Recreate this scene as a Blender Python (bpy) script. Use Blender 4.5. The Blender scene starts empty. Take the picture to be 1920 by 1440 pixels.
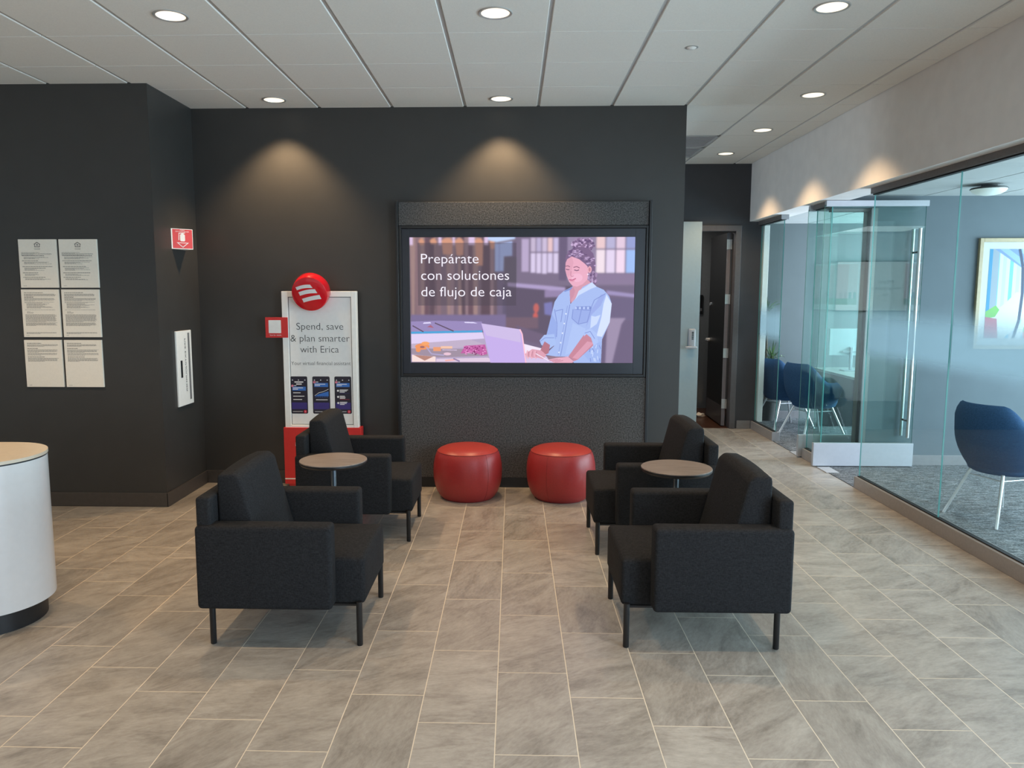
import bpy, bmesh, math, random
import numpy as np
from mathutils import Vector, Matrix

random.seed(7)
S = bpy.context.scene
COL = S.collection
PI = math.pi

# ------------------------------------------------------------------ camera
cam_d = bpy.data.cameras.new('camera')
cam = bpy.data.objects.new('camera', cam_d)
COL.objects.link(cam)
S.camera = cam
F_PX = 1434.6
cam_d.sensor_fit = 'HORIZONTAL'
cam_d.sensor_width = 36.0
cam_d.lens = 36.0 * F_PX / 1920.0
cam_d.shift_x = 37.4 / 1920.0
cam_d.clip_start = 0.05
pitch, yaw = 0.1173, -0.0275
fwd = Vector((math.sin(yaw) * math.cos(pitch), math.cos(yaw) * math.cos(pitch), -math.sin(pitch)))
right = Vector((math.cos(yaw), -math.sin(yaw), 0))
up = right.cross(fwd)
M = Matrix((right, up, -fwd)).transposed().to_4x4()
M.translation = Vector((0, 0, 1.6655))
cam.matrix_world = M

# ------------------------------------------------------------------ view, world, daylight
S.view_settings.view_transform = 'Standard'
S.view_settings.look = 'None'
S.view_settings.gamma = 1.0
S.view_settings.use_curve_mapping = False
S.view_settings.exposure = 0.0
S.cycles.min_transparent_bounces = 12
S.cycles.transparent_max_bounces = 32      # many sheets of glass stand behind one another
SPOT_W = 60.0        # downlights in the lounge
DAY_RIGHT = 430.0     # daylight through the office windows
DAY_FRONT = 40.0
DAY_FAR = 430.0
HALL_FILL = 46.0  # added fill that lifts the bulkhead over the hall
BACK_ROOM_W = 10.0
DAY_ENTRY = 205.0     # daylight through the shop front behind the camera
OFFICE_W = 8.0

w = bpy.data.worlds.new('world')
S.world = w
w.use_nodes = True
bg = w.node_tree.nodes['Background']
bg.inputs[0].default_value = (0.62, 0.78, 1.0, 1)
bg.inputs[1].default_value = 0.3


def area(name, loc, size, rot, watts, color):
    d = bpy.data.lights.new(name, 'AREA')
    d.shape = 'RECTANGLE'
    d.size, d.size_y = size
    d.energy = watts
    d.color = color
    o = bpy.data.objects.new(name, d)
    o.location = loc
    o.rotation_euler = rot
    COL.objects.link(o)
    return o


area('daylight_office_windows', (6.44, 5.1, 1.36), (2.1, 4.4), (0, PI / 2, 0), DAY_RIGHT, (0.66, 0.84, 1.0))
area('daylight_far_office_windows', (6.44, 9.0, 1.36), (2.1, 2.2), (0, PI / 2, 0), DAY_FAR, (0.70, 0.86, 1.0))
area('daylight_entrance_glazing', (3.02, 0.0, 1.35), (2.3, 3.0), (0, PI / 2, 0), DAY_ENTRY, (0.60, 0.81, 1.0))
area('hall_fill_light', (-2.70, 8.2, 1.7), (2.1, 1.9), (0, -PI / 2, 0), HALL_FILL, (0.70, 0.85, 1.0))  # added source in an invented opening, brightens the bulkhead wall
area('daylight_shop_front', (-0.6, -3.22, 1.6), (8.6, 2.6), (PI / 2, 0, 0), DAY_FRONT, (1.0, 0.95, 0.88))

H = 3.2115      # lounge ceiling
HO = 2.58       # office ceiling


# ------------------------------------------------------------------ node helpers
def new_mat(name):
    m = bpy.data.materials.new(name)
    m.use_nodes = True
    nt = m.node_tree
    b = nt.nodes['Principled BSDF']
    return m, nt, b


def setp(b, color=None, rough=None, metal=None, spec=None, emit=None, estr=None):
    if color is not None:
        b.inputs['Base Color'].default_value = (*color, 1)
    if rough is not None:
        b.inputs['Roughness'].default_value = rough
    if metal is not None:
        b.inputs['Metallic'].default_value = metal
    if spec is not None:
        b.inputs['Specular IOR Level'].default_value = spec
    if emit is not None:
        b.inputs['Emission Color'].default_value = (*emit, 1)
        b.inputs['Emission Strength'].default_value = 1.0 if estr is None else estr


class G:
    """tiny math-node builder"""
    def __init__(self, nt):
        self.nt = nt

    def n(self, t, **kw):
        x = self.nt.nodes.new(t)
        for k, v in kw.items():
            setattr(x, k, v)
        return x

    def _in(self, sock, v):
        if isinstance(v, bpy.types.NodeSocket):
            self.nt.links.new(v, sock)
        else:
            sock.default_value = v

    def m(self, op, a, b=None, c=None):
        x = self.n('ShaderNodeMath', operation=op)
        self._in(x.inputs[0], a)
        if b is not None:
            self._in(x.inputs[1], b)
        if c is not None:
            self._in(x.inputs[2], c)
        return x.outputs[0]

    def mix(self, fac, a, b):
        x = self.n('ShaderNodeMix', data_type='RGBA')
        self._in(x.inputs[0], fac)
        self._in(x.inputs[6], a if isinstance(a, bpy.types.NodeSocket) else (*a, 1))
        self._in(x.inputs[7], b if isinstance(b, bpy.types.NodeSocket) else (*b, 1))
        return x.outputs[2]

    def noise(self, scale, detail=4, rough=0.55, vec=None):
        x = self.n('ShaderNodeTexNoise')
        x.inputs['Scale'].default_value = scale
        x.inputs['Detail'].default_value = detail
        x.inputs['Roughness'].default_value = rough
        if vec is not None:
            self.nt.links.new(vec, x.inputs['Vector'])
        return x

    def ramp(self, fac, stops):
        x = self.n('ShaderNodeValToRGB')
        cr = x.color_ramp
        while len(cr.elements) < len(stops):
            cr.elements.new(0.5)
        for e, (p, c) in zip(cr.elements, stops):
            e.position = p
            e.color = (*c, 1)
        self.nt.links.new(fac, x.inputs[0])
        return x.outputs[0]

    def bump(self, height, strength, dist, b):
        x = self.n('ShaderNodeBump')
        x.inputs['Strength'].default_value = strength
        x.inputs['Distance'].default_value = dist
        self.nt.links.new(height, x.inputs['Height'])
        self.nt.links.new(x.outputs[0], b.inputs['Normal'])


def simple(name, color, rough=0.5, metal=0.0, spec=0.5, var=0.06, vscale=30, bump=0.0, bscale=200, emit=None, estr=None):
    """painted / plain surface with a faint procedural mottling"""
    m, nt, b = new_mat(name)
    setp(b, color, rough, metal, spec, emit, estr)
    g = G(nt)
    tc = g.n('ShaderNodeTexCoord')
    if var > 0:
        nz = g.noise(vscale, 3, 0.5, tc.outputs['Object'])
        lo = tuple(c * (1 - var) for c in color)
        hi = tuple(min(1, c * (1 + var)) for c in color)
        nt.links.new(g.ramp(nz.outputs[0], [(0.3, lo), (0.7, hi)]), b.inputs['Base Color'])
    if bump > 0:
        nb = g.noise(bscale, 2, 0.5, tc.outputs['Object'])
        g.bump(nb.outputs[0], bump, 0.002, b)
    return m


def fabric(name, ca, cb, scale=260, bumpd=0.0012, rough=0.9):
    m, nt, b = new_mat(name)
    setp(b, ca, rough, 0, 0.25)
    b.inputs['Sheen Weight'].default_value = 0.0
    b.inputs['Sheen Roughness'].default_value = 0.5
    g = G(nt)
    tc = g.n('ShaderNodeTexCoord')
    mp = g.n('ShaderNodeMapping')
    mp.inputs['Scale'].default_value = (1.0, 1.0, 0.35)
    nt.links.new(tc.outputs['Object'], mp.inputs['Vector'])
    n1 = g.noise(scale, 3, 0.6, mp.outputs[0])
    mp2 = g.n('ShaderNodeMapping')
    mp2.inputs['Scale'].default_value = (0.3, 0.3, 1.0)
    nt.links.new(tc.outputs['Object'], mp2.inputs['Vector'])
    n2 = g.noise(scale, 3, 0.6, mp2.outputs[0])
    s = g.m('MULTIPLY', g.m('ADD', n1.outputs[0], n2.outputs[0]), 0.5)
    nt.links.new(g.ramp(s, [(0.36, ca), (0.64, cb)]), b.inputs['Base Color'])
    g.bump(s, 0.5, bumpd, b)
    return m


MAT = {}
MAT['wall_dark'] = simple('wall_dark', (0.040, 0.0385, 0.0362), 0.45, spec=0.5, var=0.05, vscale=6, bump=0.08, bscale=160)
MAT['wall_hall'] = simple('wall_hall', (0.052, 0.054, 0.062), 0.55, spec=0.4, var=0.05, vscale=6, bump=0.08, bscale=160)
MAT['base_dark'] = simple('base_dark', (0.062, 0.053, 0.047), 0.45, var=0.08)
MAT['base_grey'] = simple('base_grey', (0.20, 0.20, 0.205), 0.45, var=0.05)
MAT['soffit'] = simple('soffit', (0.84, 0.81, 0.775), 0.65, var=0.03, vscale=8, bump=0.06, bscale=150)
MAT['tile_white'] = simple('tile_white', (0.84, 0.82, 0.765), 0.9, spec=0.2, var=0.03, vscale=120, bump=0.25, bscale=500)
MAT['tile_office'] = simple('tile_office', (0.46, 0.47, 0.46), 0.9, spec=0.2, var=0.03, vscale=120, bump=0.25, bscale=500)  # white tile darkened in its colour to offset strong office daylight
MAT['grid'] = simple('grid', (0.50, 0.50, 0.49), 0.6, var=0.03)
MAT['white_plaster'] = simple('white_plaster', (0.75, 0.75, 0.73), 0.8, var=0.03)
MAT['office_wall'] = simple('office_wall', (0.118, 0.145, 0.163), 0.7, spec=0.3, var=0.03, vscale=5, bump=0.06, bscale=160)
MAT['white_lacquer'] = simple('white_lacquer', (0.66, 0.66, 0.66), 0.22, var=0.015)
MAT['desk_top'] = simple('desk_top', (0.62, 0.54, 0.43), 0.35, var=0.04)
MAT['black_plastic'] = simple('black_plastic', (0.012, 0.012, 0.013), 0.35, var=0.1)
MAT['black_satin'] = simple('black_satin', (0.010, 0.0105, 0.012), 0.42, var=0.1)
MAT['black_metal'] = simple('black_metal', (0.018, 0.018, 0.019), 0.4, 0.3, var=0.1)
MAT['bezel'] = simple('bezel', (0.018, 0.022, 0.032), 0.3, var=0.05)
MAT['bronze'] = simple('bronze', (0.22, 0.20, 0.195), 0.42, 0.55, var=0.05, vscale=60)
MAT['aluminium'] = simple('aluminium', (0.62, 0.62, 0.62), 0.36, 0.7, var=0.04, vscale=60)
MAT['rail_white'] = simple('rail_white', (0.44, 0.455, 0.49), 0.35, 0.15, var=0.02)
MAT['steel'] = simple('steel', (0.62, 0.62, 0.61), 0.36, 0.9, var=0.03)
MAT['chrome'] = simple('chrome', (0.86, 0.86, 0.86), 0.26, 0.7, var=0.02)
MAT['trim_ring'] = simple('trim_ring', (0.55, 0.54, 0.52), 0.35, 0.4, var=0.03)
MAT['gasket'] = simple('gasket', (0.006, 0.006, 0.006), 0.6, var=0.05)
MAT['paper'] = simple('paper', (0.90, 0.84, 0.73), 0.7, var=0.02, vscale=80)
MAT['ink'] = simple('ink', (0.10, 0.09, 0.085), 0.8, var=0.1)
MAT['ink_grey'] = simple('ink_grey', (0.33, 0.31, 0.28), 0.8, var=0.1)
MAT['sign_red'] = simple('sign_red', (0.66, 0.030, 0.028), 0.4, var=0.03)
MAT['gloss_red'] = simple('gloss_red', (0.72, 0.012, 0.022), 0.12, var=0.02)
MAT['sign_white'] = simple('sign_white', (0.92, 0.92, 0.88), 0.45, var=0.02)
MAT['poster'] = simple('poster', (0.88, 0.87, 0.84), 0.4, var=0.02)
MAT['text_dark'] = simple('text_dark', (0.045, 0.045, 0.047), 0.6, var=0.05)
MAT['text_white'] = simple('text_white', (0.85, 0.83, 0.82), 0.5, var=0.02)
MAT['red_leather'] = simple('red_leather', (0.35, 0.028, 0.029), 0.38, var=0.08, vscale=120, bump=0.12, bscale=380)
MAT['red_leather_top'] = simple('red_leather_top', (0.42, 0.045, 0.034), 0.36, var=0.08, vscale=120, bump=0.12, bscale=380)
MAT['seam'] = simple('seam', (0.22, 0.017, 0.017), 0.5, var=0.1)
MAT['charcoal'] = fabric('charcoal', (0.0065, 0.0068, 0.0078), (0.023, 0.024, 0.0265), 230)
MAT['blue_fabric'] = fabric('blue_fabric', (0.018, 0.055, 0.130), (0.036, 0.098, 0.205), 240)
MAT['door_black'] = simple('door_black', (0.007, 0.007, 0.008), 0.4, var=0.1)
MAT['door_edge'] = simple('door_edge', (0.20, 0.20, 0.24), 0.45, var=0.05)
MAT['door_frame'] = simple('door_frame', (0.095, 0.088, 0.092), 0.45, var=0.06)
MAT['door_grey'] = simple('door_grey', (0.34, 0.43, 0.47), 0.40, var=0.02)  # teal cast of reflected daylight is put into the base colour
MAT['room_grey'] = simple('room_grey', (0.20, 0.21, 0.215), 0.7, var=0.05)
MAT['frame_gold'] = simple('frame_gold', (0.38, 0.30, 0.175), 0.4, var=0.08)
MAT['mat_board'] = simple('mat_board', (0.50, 0.51, 0.50), 0.7, var=0.02)
MAT['screen_white'] = simple('screen_white', (0.55, 0.62, 0.64), 0.5, var=0.02)
MAT['lamp_dome'] = simple('lamp_dome', (0.55, 0.60, 0.58), 0.4, var=0.02, emit=(0.8, 0.95, 0.9), estr=0.30)
MAT['lamp_rim'] = simple('lamp_rim', (0.05, 0.055, 0.055), 0.4, 0.3, var=0.05)
MAT['lens_glow'] = simple('lens_glow', (0.9, 0.85, 0.75), 0.4, var=0.0, emit=(1.0, 0.86, 0.66), estr=1.25)
MAT['leaf'] = simple('leaf', (0.10, 0.19, 0.055), 0.5, var=0.35, vscale=12)
MAT['terracotta'] = simple('terracotta', (0.10, 0.10, 0.10), 0.6, var=0.1)
MAT['soil'] = simple('soil', (0.03, 0.022, 0.016), 0.95, var=0.3, vscale=80, bump=0.5, bscale=150)
MAT['bark'] = simple('bark', (0.16, 0.12, 0.08), 0.8, var=0.3, vscale=60)
MAT['vent_grey'] = simple('vent_grey', (0.40, 0.39, 0.40), 0.6, var=0.05)
MAT['vent_dark'] = simple('vent_dark', (0.14, 0.13, 0.14), 0.7, var=0.05)
MAT['navy'] = simple('navy', (0.018, 0.015, 0.030), 0.3, var=0.05)
MAT['violet'] = simple('violet', (0.045, 0.030, 0.19), 0.3, var=0.05)
MAT['ui_blue'] = simple('ui_blue', (0.04, 0.17, 0.55), 0.3, var=0.03)
MAT['ui_pink'] = simple('ui_pink', (0.75, 0.22, 0.30), 0.3, var=0.03)
MAT['ui_red'] = simple('ui_red', (0.65, 0.03, 0.06), 0.3, var=0.03)


def wood_mat(name, dark, light, scale=3.0, stretch=(1, 12, 12), rough=0.4):
    m, nt, b = new_mat(name)
    setp(b, light, rough)
    g = G(nt)
    tc = g.n('ShaderNodeTexCoord')
    mp = g.n('ShaderNodeMapping')
    mp.inputs['Scale'].default_value = stretch
    nt.links.new(tc.outputs['Object'], mp.inputs['Vector'])
    nz = g.noise(scale, 6, 0.65, mp.outputs[0])
    nt.links.new(g.ramp(nz.outputs[0], [(0.3, dark), (0.7, light)]), b.inputs['Base Color'])
    g.bump(nz.outputs[0], 0.1, 0.001, b)
    return m


MAT['table_wood'] = wood_mat('table_wood', (0.17, 0.138, 0.118), (0.31, 0.255, 0.22), 3.0, (2, 22, 22), 0.42)
MAT['brown_wood'] = wood_mat('brown_wood', (0.045, 0.018, 0.010), (0.10, 0.042, 0.022), 3.0, (10, 1.2, 1), 0.3)
MAT['desk_pale'] = wood_mat('desk_pale', (0.30, 0.31, 0.30), (0.42, 0.43, 0.42), 3.0, (12, 2, 1), 0.4)


def felt_mat():
    m, nt, b = new_mat('felt')
    setp(b, (0.07, 0.07, 0.07), 0.95, 0, 0.15)
    g = G(nt)
    tc = g.n('ShaderNodeTexCoord')
    nz = g.noise(95, 5, 0.85, tc.outputs['Object'])
    nt.links.new(g.ramp(nz.outputs[0], [(0.38, (0.022, 0.022, 0.024)), (0.62, (0.16, 0.157, 0.155))]), b.inputs['Base Color'])
    g.bump(nz.outputs[0], 0.6, 0.002, b)
    return m


MAT['felt'] = felt_mat()


def floor_mat():
    m, nt, b = new_mat('slate_tile')
    g = G(nt)
    W, L, X0, Y0 = 0.3048, 0.6096, -0.0625, 3.8258
    geo = g.n('ShaderNodeNewGeometry')
    sp = g.n('ShaderNodeSeparateXYZ')
    nt.links.new(geo.outputs['Position'], sp.inputs[0])
    x, y = sp.outputs[0], sp.outputs[1]
    u = g.m('DIVIDE', g.m('SUBTRACT', x, X0), W)
    s = g.m('FLOOR', u)
    fu = g.m('SUBTRACT', u, s)
    v = g.m('DIVIDE', g.m('SUBTRACT', g.m('SUBTRACT', Y0, y), g.m('MULTIPLY', s, L / 3)), L)
    n = g.m('FLOOR', v)
    fv = g.m('SUBTRACT', v, n)
    dx = g.m('MULTIPLY', g.m('MINIMUM', fu, g.m('SUBTRACT', 1.0, fu)), W)
    dy = g.m('MULTIPLY', g.m('MINIMUM', fv, g.m('SUBTRACT', 1.0, fv)), L)
    d = g.m('MINIMUM', dx, dy)
    mr = g.n('ShaderNodeMapRange', interpolation_type='SMOOTHSTEP')
    nt.links.new(d, mr.inputs[0])
    mr.inputs[1].default_value = 0.0013
    mr.inputs[2].default_value = 0.0026
    mr.inputs[3].default_value = 1.0
    mr.inputs[4].default_value = 0.0
    grout = mr.outputs[0]
    cb = g.n('ShaderNodeCombineXYZ')
    nt.links.new(s, cb.inputs[0])
    nt.links.new(n, cb.inputs[1])
    wn = g.n('ShaderNodeTexWhiteNoise', noise_dimensions='3D')
    nt.links.new(cb.outputs[0], wn.inputs[0])
    r = wn.outputs[0]
    # each tile is cut from another place of the slab, at another angle
    off = g.n('ShaderNodeVectorMath', operation='SCALE')
    nt.links.new(wn.outputs[1], off.inputs[0])
    off.inputs[3].default_value = 37.0
    ad = g.n('ShaderNodeVectorMath', operation='ADD')
    nt.links.new(geo.outputs['Position'], ad.inputs[0])
    nt.links.new(off.outputs[0], ad.inputs[1])
    vr = g.n('ShaderNodeVectorRotate', rotation_type='Z_AXIS')
    nt.links.new(ad.outputs[0], vr.inputs[0])
    nt.links.new(g.m('ADD', g.m('MULTIPLY', r, 1.5), -1.4), vr.inputs['Angle'])
    mp = g.n('ShaderNodeMapping')
    mp.inputs['Scale'].default_value = (1.0, 2.6, 1.0)
    nt.links.new(vr.outputs[0], mp.inputs['Vector'])
    n1 = g.noise(3.2, 9, 0.66, mp.outputs[0])
    n1.inputs['Distortion'].default_value = 0.7
    n2 = g.noise(26, 6, 0.7, mp.outputs[0])
    mixn = g.m('ADD', g.m('MULTIPLY', n1.outputs[0], 0.66), g.m('MULTIPLY', n2.outputs[0], 0.34))
    body = g.ramp(mixn, [(0.34, (0.205, 0.180, 0.152)), (0.50, (0.333, 0.300, 0.260)), (0.66, (0.440, 0.406, 0.356))])
    tint = g.m('ADD', 0.90, g.m('MULTIPLY', r, 0.18))
    hs = g.n('ShaderNodeHueSaturation')
    nt.links.new(body, hs.inputs['Color'])
    nt.links.new(tint, hs.inputs['Value'])
    col = g.mix(grout, hs.outputs[0], (0.66, 0.57, 0.44))
    nt.links.new(col, b.inputs['Base Color'])
    nt.links.new(g.m('ADD', 0.33, g.m('MULTIPLY', grout, 0.4)), b.inputs['Roughness'])
    hgt = g.m('SUBTRACT', mixn, g.m('MULTIPLY', grout, 0.35))
    g.bump(hgt, 0.28, 0.004, b)
    return m


def carpet_mat():
    m, nt, b = new_mat('carpet')
    setp(b, (0.2, 0.2, 0.2), 1.0, 0, 0.1)
    g = G(nt)
    geo = g.n('ShaderNodeNewGeometry')
    mp = g.n('ShaderNodeMapping')
    mp.inputs['Scale'].default_value = (9, 34, 1)
    mp.inputs['Rotation'].default_value = (0, 0, 0.05)
    nt.links.new(geo.outputs['Position'], mp.inputs['Vector'])
    n1 = g.noise(1.0, 5, 0.7, mp.outputs[0])
    n2 = g.noise(85, 3, 0.7, geo.outputs['Position'])
    s = g.m('ADD', g.m('MULTIPLY', n1.outputs[0], 0.5), g.m('MULTIPLY', n2.outputs[0], 0.5))
    nt.links.new(g.ramp(s, [(0.40, (0.045, 0.050, 0.055)), (0.50, (0.125, 0.135, 0.142)), (0.61, (0.30, 0.31, 0.32))]), b.inputs['Base Color'])
    g.bump(s, 0.7, 0.006, b)
    return m


MAT['floor'] = floor_mat()
MAT['carpet'] = carpet_mat()


def glass_mat(name, tint, refl=1.0):
    """architectural sheet: clear tinted body, Fresnel reflection"""
    m = bpy.data.materials.new(name)
    m.use_nodes = True
    nt = m.node_tree
    nt.nodes.clear()
    g = G(nt)
    out = g.n('ShaderNodeOutputMaterial')
    tr = g.n('ShaderNodeBsdfTransparent')
    tr.inputs[0].default_value = (*tint, 1)
    gl = g.n('ShaderNodeBsdfGlossy')
    gl.inputs['Roughness'].default_value = 0.0
    geo = g.n('ShaderNodeNewGeometry')
    dt = g.n('ShaderNodeVectorMath', operation='DOT_PRODUCT')
    nt.links.new(geo.outputs['Incoming'], dt.inputs[0])
    nt.links.new(geo.outputs['Normal'], dt.inputs[1])
    c1 = g.m('SUBTRACT', 1.0, g.m('ABSOLUTE', dt.outputs['Value']))
    fr = g.m('ADD', 0.04, g.m('MULTIPLY', g.m('POWER', c1, 5.0), 0.96))      # the same from either side of the sheet
    mx = g.n('ShaderNodeMixShader')
    nt.links.new(g.m('MULTIPLY', fr, refl), mx.inputs[0])
    nt.links.new(tr.outputs[0], mx.inputs[1])
    nt.links.new(gl.outputs[0], mx.inputs[2])
    nt.links.new(mx.outputs[0], out.inputs[0])
    return m


MAT['glass'] = glass_mat('glass', (0.91, 0.965, 0.948), 0.8)
MAT['glass_door'] = glass_mat('glass_door', (0.87, 0.96, 0.945), 0.8)
m_, nt_, b_ = new_mat('glass_edge')
setp(b_, (0.12, 0.34, 0.33), 0.06, 0, 0.8)
MAT['glass_edge'] = m_


def frost_mat():
    """etched film: clear above and below, milky in a band, soft at both ends"""
    m = bpy.data.materials.new('frosted_film')
    m.use_nodes = True
    nt = m.node_tree
    nt.nodes.clear()
    g = G(nt)
    out = g.n('ShaderNodeOutputMaterial')
    geo = g.n('ShaderNodeNewGeometry')
    sp = g.n('ShaderNodeSeparateXYZ')
    nt.links.new(geo.outputs['Position'], sp.inputs[0])
    z = sp.outputs[2]

    def ss(a, b_):
        mr = g.n('ShaderNodeMapRange', interpolation_type='SMOOTHSTEP')
        nt.links.new(z, mr.inputs[0])
        mr.inputs[1].default_value = a
        mr.inputs[2].default_value = b_
        return mr.outputs[0]
    up_ = g.m('SUBTRACT', 1.0, ss(1.36, 1.60))
    lo_ = ss(1.08, 1.24)
    fac = g.m('MULTIPLY', g.m('MULTIPLY', up_, lo_), 0.86)
    tr = g.n('ShaderNodeBsdfTransparent')
    tl = g.n('ShaderNodeBsdfTranslucent')
    tl.inputs[0].default_value = (0.27, 0.34, 0.38, 1)
    df = g.n('ShaderNodeBsdfDiffuse')
    df.inputs[0].default_value = (0.20, 0.25, 0.28, 1)
    m2 = g.n('ShaderNodeMixShader')
    m2.inputs[0].default_value = 0.45
    nt.links.new(tl.outputs[0], m2.inputs[1])
    nt.links.new(df.outputs[0], m2.inputs[2])
    mx = g.n('ShaderNodeMixShader')
    nt.links.new(fac, mx.inputs[0])
    nt.links.new(tr.outputs[0], mx.inputs[1])
    nt.links.new(m2.outputs[0], mx.inputs[2])
    nt.links.new(mx.outputs[0], out.inputs[0])
    return m


MAT['frost'] = frost_mat()


# ------------------------------------------------------------------ mesh helpers
def link(o):
    COL.objects.link(o)
    return o


def obj(name, bm, mats, parent=None, smooth=False, label=None):
    """bm holds world coordinates; parents are unrotated empties"""
    me = bpy.data.meshes.new(name)
    bmesh.ops.recalc_face_normals(bm, faces=bm.faces)
    bm.to_mesh(me)
    bm.free()
    if not isinstance(mats, (list, tuple)):
        mats = [mats]
    for k in mats:
        me.materials.append(MAT[k] if isinstance(k, str) else k)
    if smooth:
        me.polygons.foreach_set('use_smooth', [True] * len(me.polygons))
        try:
            me.set_sharp_from_angle(angle=math.radians(38))
        except Exception:
            pass
    o = link(bpy.data.objects.new(name, me))
    if parent is not None:
        o.parent = parent
        p, off = parent, Vector((0, 0, 0))
        while p is not None:
            off += p.location
            p = p.parent
        o.location = -off
        # keep the mesh origin local
        me.transform(Matrix.Translation(-off))
        o.location = (0, 0, 0)
    if label:
        o['label'] = label
    return o


def thing(name, label, cat, loc=(0, 0, 0), group=None, kind=None):
    o = link(bpy.data.objects.new(name, None))
    o.location = loc
    o.empty_display_size = 0.1
    tag(o, label, cat, group, kind)
    return o


def tag(o, label, cat, group=None, kind=None):
    o['label'] = label
    o['category'] = cat
    if group:
        o['group'] = group
    if kind:
        o['kind'] = kind
    return o


def struct(name, bm, mats, label, cat, parent=None):
    o = obj(name, bm, mats, parent)
    tag(o, label, cat, None, 'structure')
    return o


def B():
    return bmesh.new()


def merge(bm, tmp, mi=0):
    me = bpy.data.meshes.new('tmp')
    for f in tmp.faces:
        f.material_index = mi
    tmp.to_mesh(me)
    tmp.free()
    bm.from_mesh(me)
    bpy.data.meshes.remove(me)


def box(bm, x0, x1, y0, y1, z0, z1, r=0.0, seg=3, mi=0, mat=None):
    t = bmesh.new()
    bmesh.ops.create_cube(t, size=1.0)
    for v in t.verts:
        v.co = Vector((x0 + (v.co.x + .5) * (x1 - x0), y0 + (v.co.y + .5) * (y1 - y0), z0 + (v.co.z + .5) * (z1 - z0)))
    if r > 0:
        bmesh.ops.bevel(t, geom=list(t.edges), offset=r, segments=seg, profile=0.5, affect='EDGES')
    if mat is not None:
        bmesh.ops.transform(t, matrix=mat, verts=t.verts)
    merge(bm, t, mi)
    return bm


def prism(bm, poly, axis, a, b, mi=0, r=0.0, seg=2):
    """poly in the two other axes, extruded along axis from a to b"""
    t = bmesh.new()

    def P(p, c):
        if axis == 'x':
            return Vector((c, p[0], p[1]))
        if axis == 'y':
            return Vector((p[0], c, p[1]))
        return Vector((p[0], p[1], c))
    va = [t.verts.new(P(p, a)) for p in poly]
    vb = [t.verts.new(P(p, b)) for p in poly]
    t.faces.new(va)
    t.faces.new(list(reversed(vb)))
    n = len(poly)
    for i in range(n):
        t.faces.new((va[i], vb[i], vb[(i + 1) % n], va[(i + 1) % n]))
    bmesh.ops.recalc_face_normals(t, faces=t.faces)
    if r > 0:
        bmesh.ops.bevel(t, geom=list(t.edges), offset=r, segments=seg, profile=0.5, affect='EDGES')
    merge(bm, t, mi)
    return bm


def lathe(bm, prof, cx, cy, n=48, mi=0, z0=0.0):
    t = bmesh.new()
    rings = []
    for r, z in prof:
        if r < 1e-6:
            rings.append([t.verts.new((cx, cy, z0 + z))])
        else:
            rings.append([t.verts.new((cx + r * math.cos(2 * PI * k / n), cy + r * math.sin(2 * PI * k / n), z0 + z)) for k in range(n)])
    for a, b in zip(rings, rings[1:]):
        for k in range(n):
            q = [a[k % len(a)], a[(k + 1) % len(a)], b[(k + 1) % len(b)], b[k % len(b)]]
            u = []
            for v in q:
                if v not in u:
                    u.append(v)
            if len(u) >= 3:
                try:
                    t.faces.new(u)
                except ValueError:
                    pass
    bmesh.ops.recalc_face_normals(t, faces=t.faces)
    merge(bm, t, mi)
    return bm


def tube(bm, pts, r, n=12, mi=0, cap=True):
    t = bmesh.new()
    pts = [Vector(p) for p in pts]
    rs = r if isinstance(r, (list, tuple)) else [r] * len(pts)
    rings = []
    prev = None
    for i, p in enumerate(pts):
        d = (pts[min(i + 1, len(pts) - 1)] - pts[max(i - 1, 0)]).normalized()
        if prev is None:
            ref = Vector((0, 0, 1)) if abs(d.z) < 0.9 else Vector((1, 0, 0))
            a = d.cross(ref).normalized()
        else:
            a = (prev - d * prev.dot(d)).normalized()
        prev = a
        b = d.cross(a)
        rings.append([t.verts.new(p + (a * math.cos(2 * PI * k / n) + b * math.sin(2 * PI * k / n)) * rs[i]) for k in range(n)])
    for a, b in zip(rings, rings[1:]):
        for k in range(n):
            t.faces.new((a[k], a[(k + 1) % n], b[(k + 1) % n], b[k]))
    if cap:
        t.faces.new(rings[0])
        t.faces.new(list(reversed(rings[-1])))
    bmesh.ops.recalc_face_normals(t, faces=t.faces)
    merge(bm, t, mi)
    return bm


def flat_poly(bm, pts3, mi=0):
    t = bmesh.new()
    t.faces.new([t.verts.new(p) for p in pts3])
    merge(bm, t, mi)


def slab_xz(bm, poly, y0, y1, mi=0):
    """thin printed shape on a plane facing -y"""
    prism(bm, poly, 'y', y0, y1, mi)


def rrect(x0, x1, z0, z1, r, n=5):
    out = []
    for cx, cz, a0 in ((x1 - r, z1 - r, 0), (x0 + r, z1 - r, 90), (x0 + r, z0 + r, 180), (x1 - r, z0 + r, 270)):
        for k in range(n + 1):
            a = math.radians(a0 + 90 * k / n)
            out.append((cx + r * math.cos(a), cz + r * math.sin(a)))
    return out


def circ(cx, cz, r, n=28):
    return [(cx + r * math.cos(2 * PI * k / n), cz + r * math.sin(2 * PI * k / n)) for k in range(n)]


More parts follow.
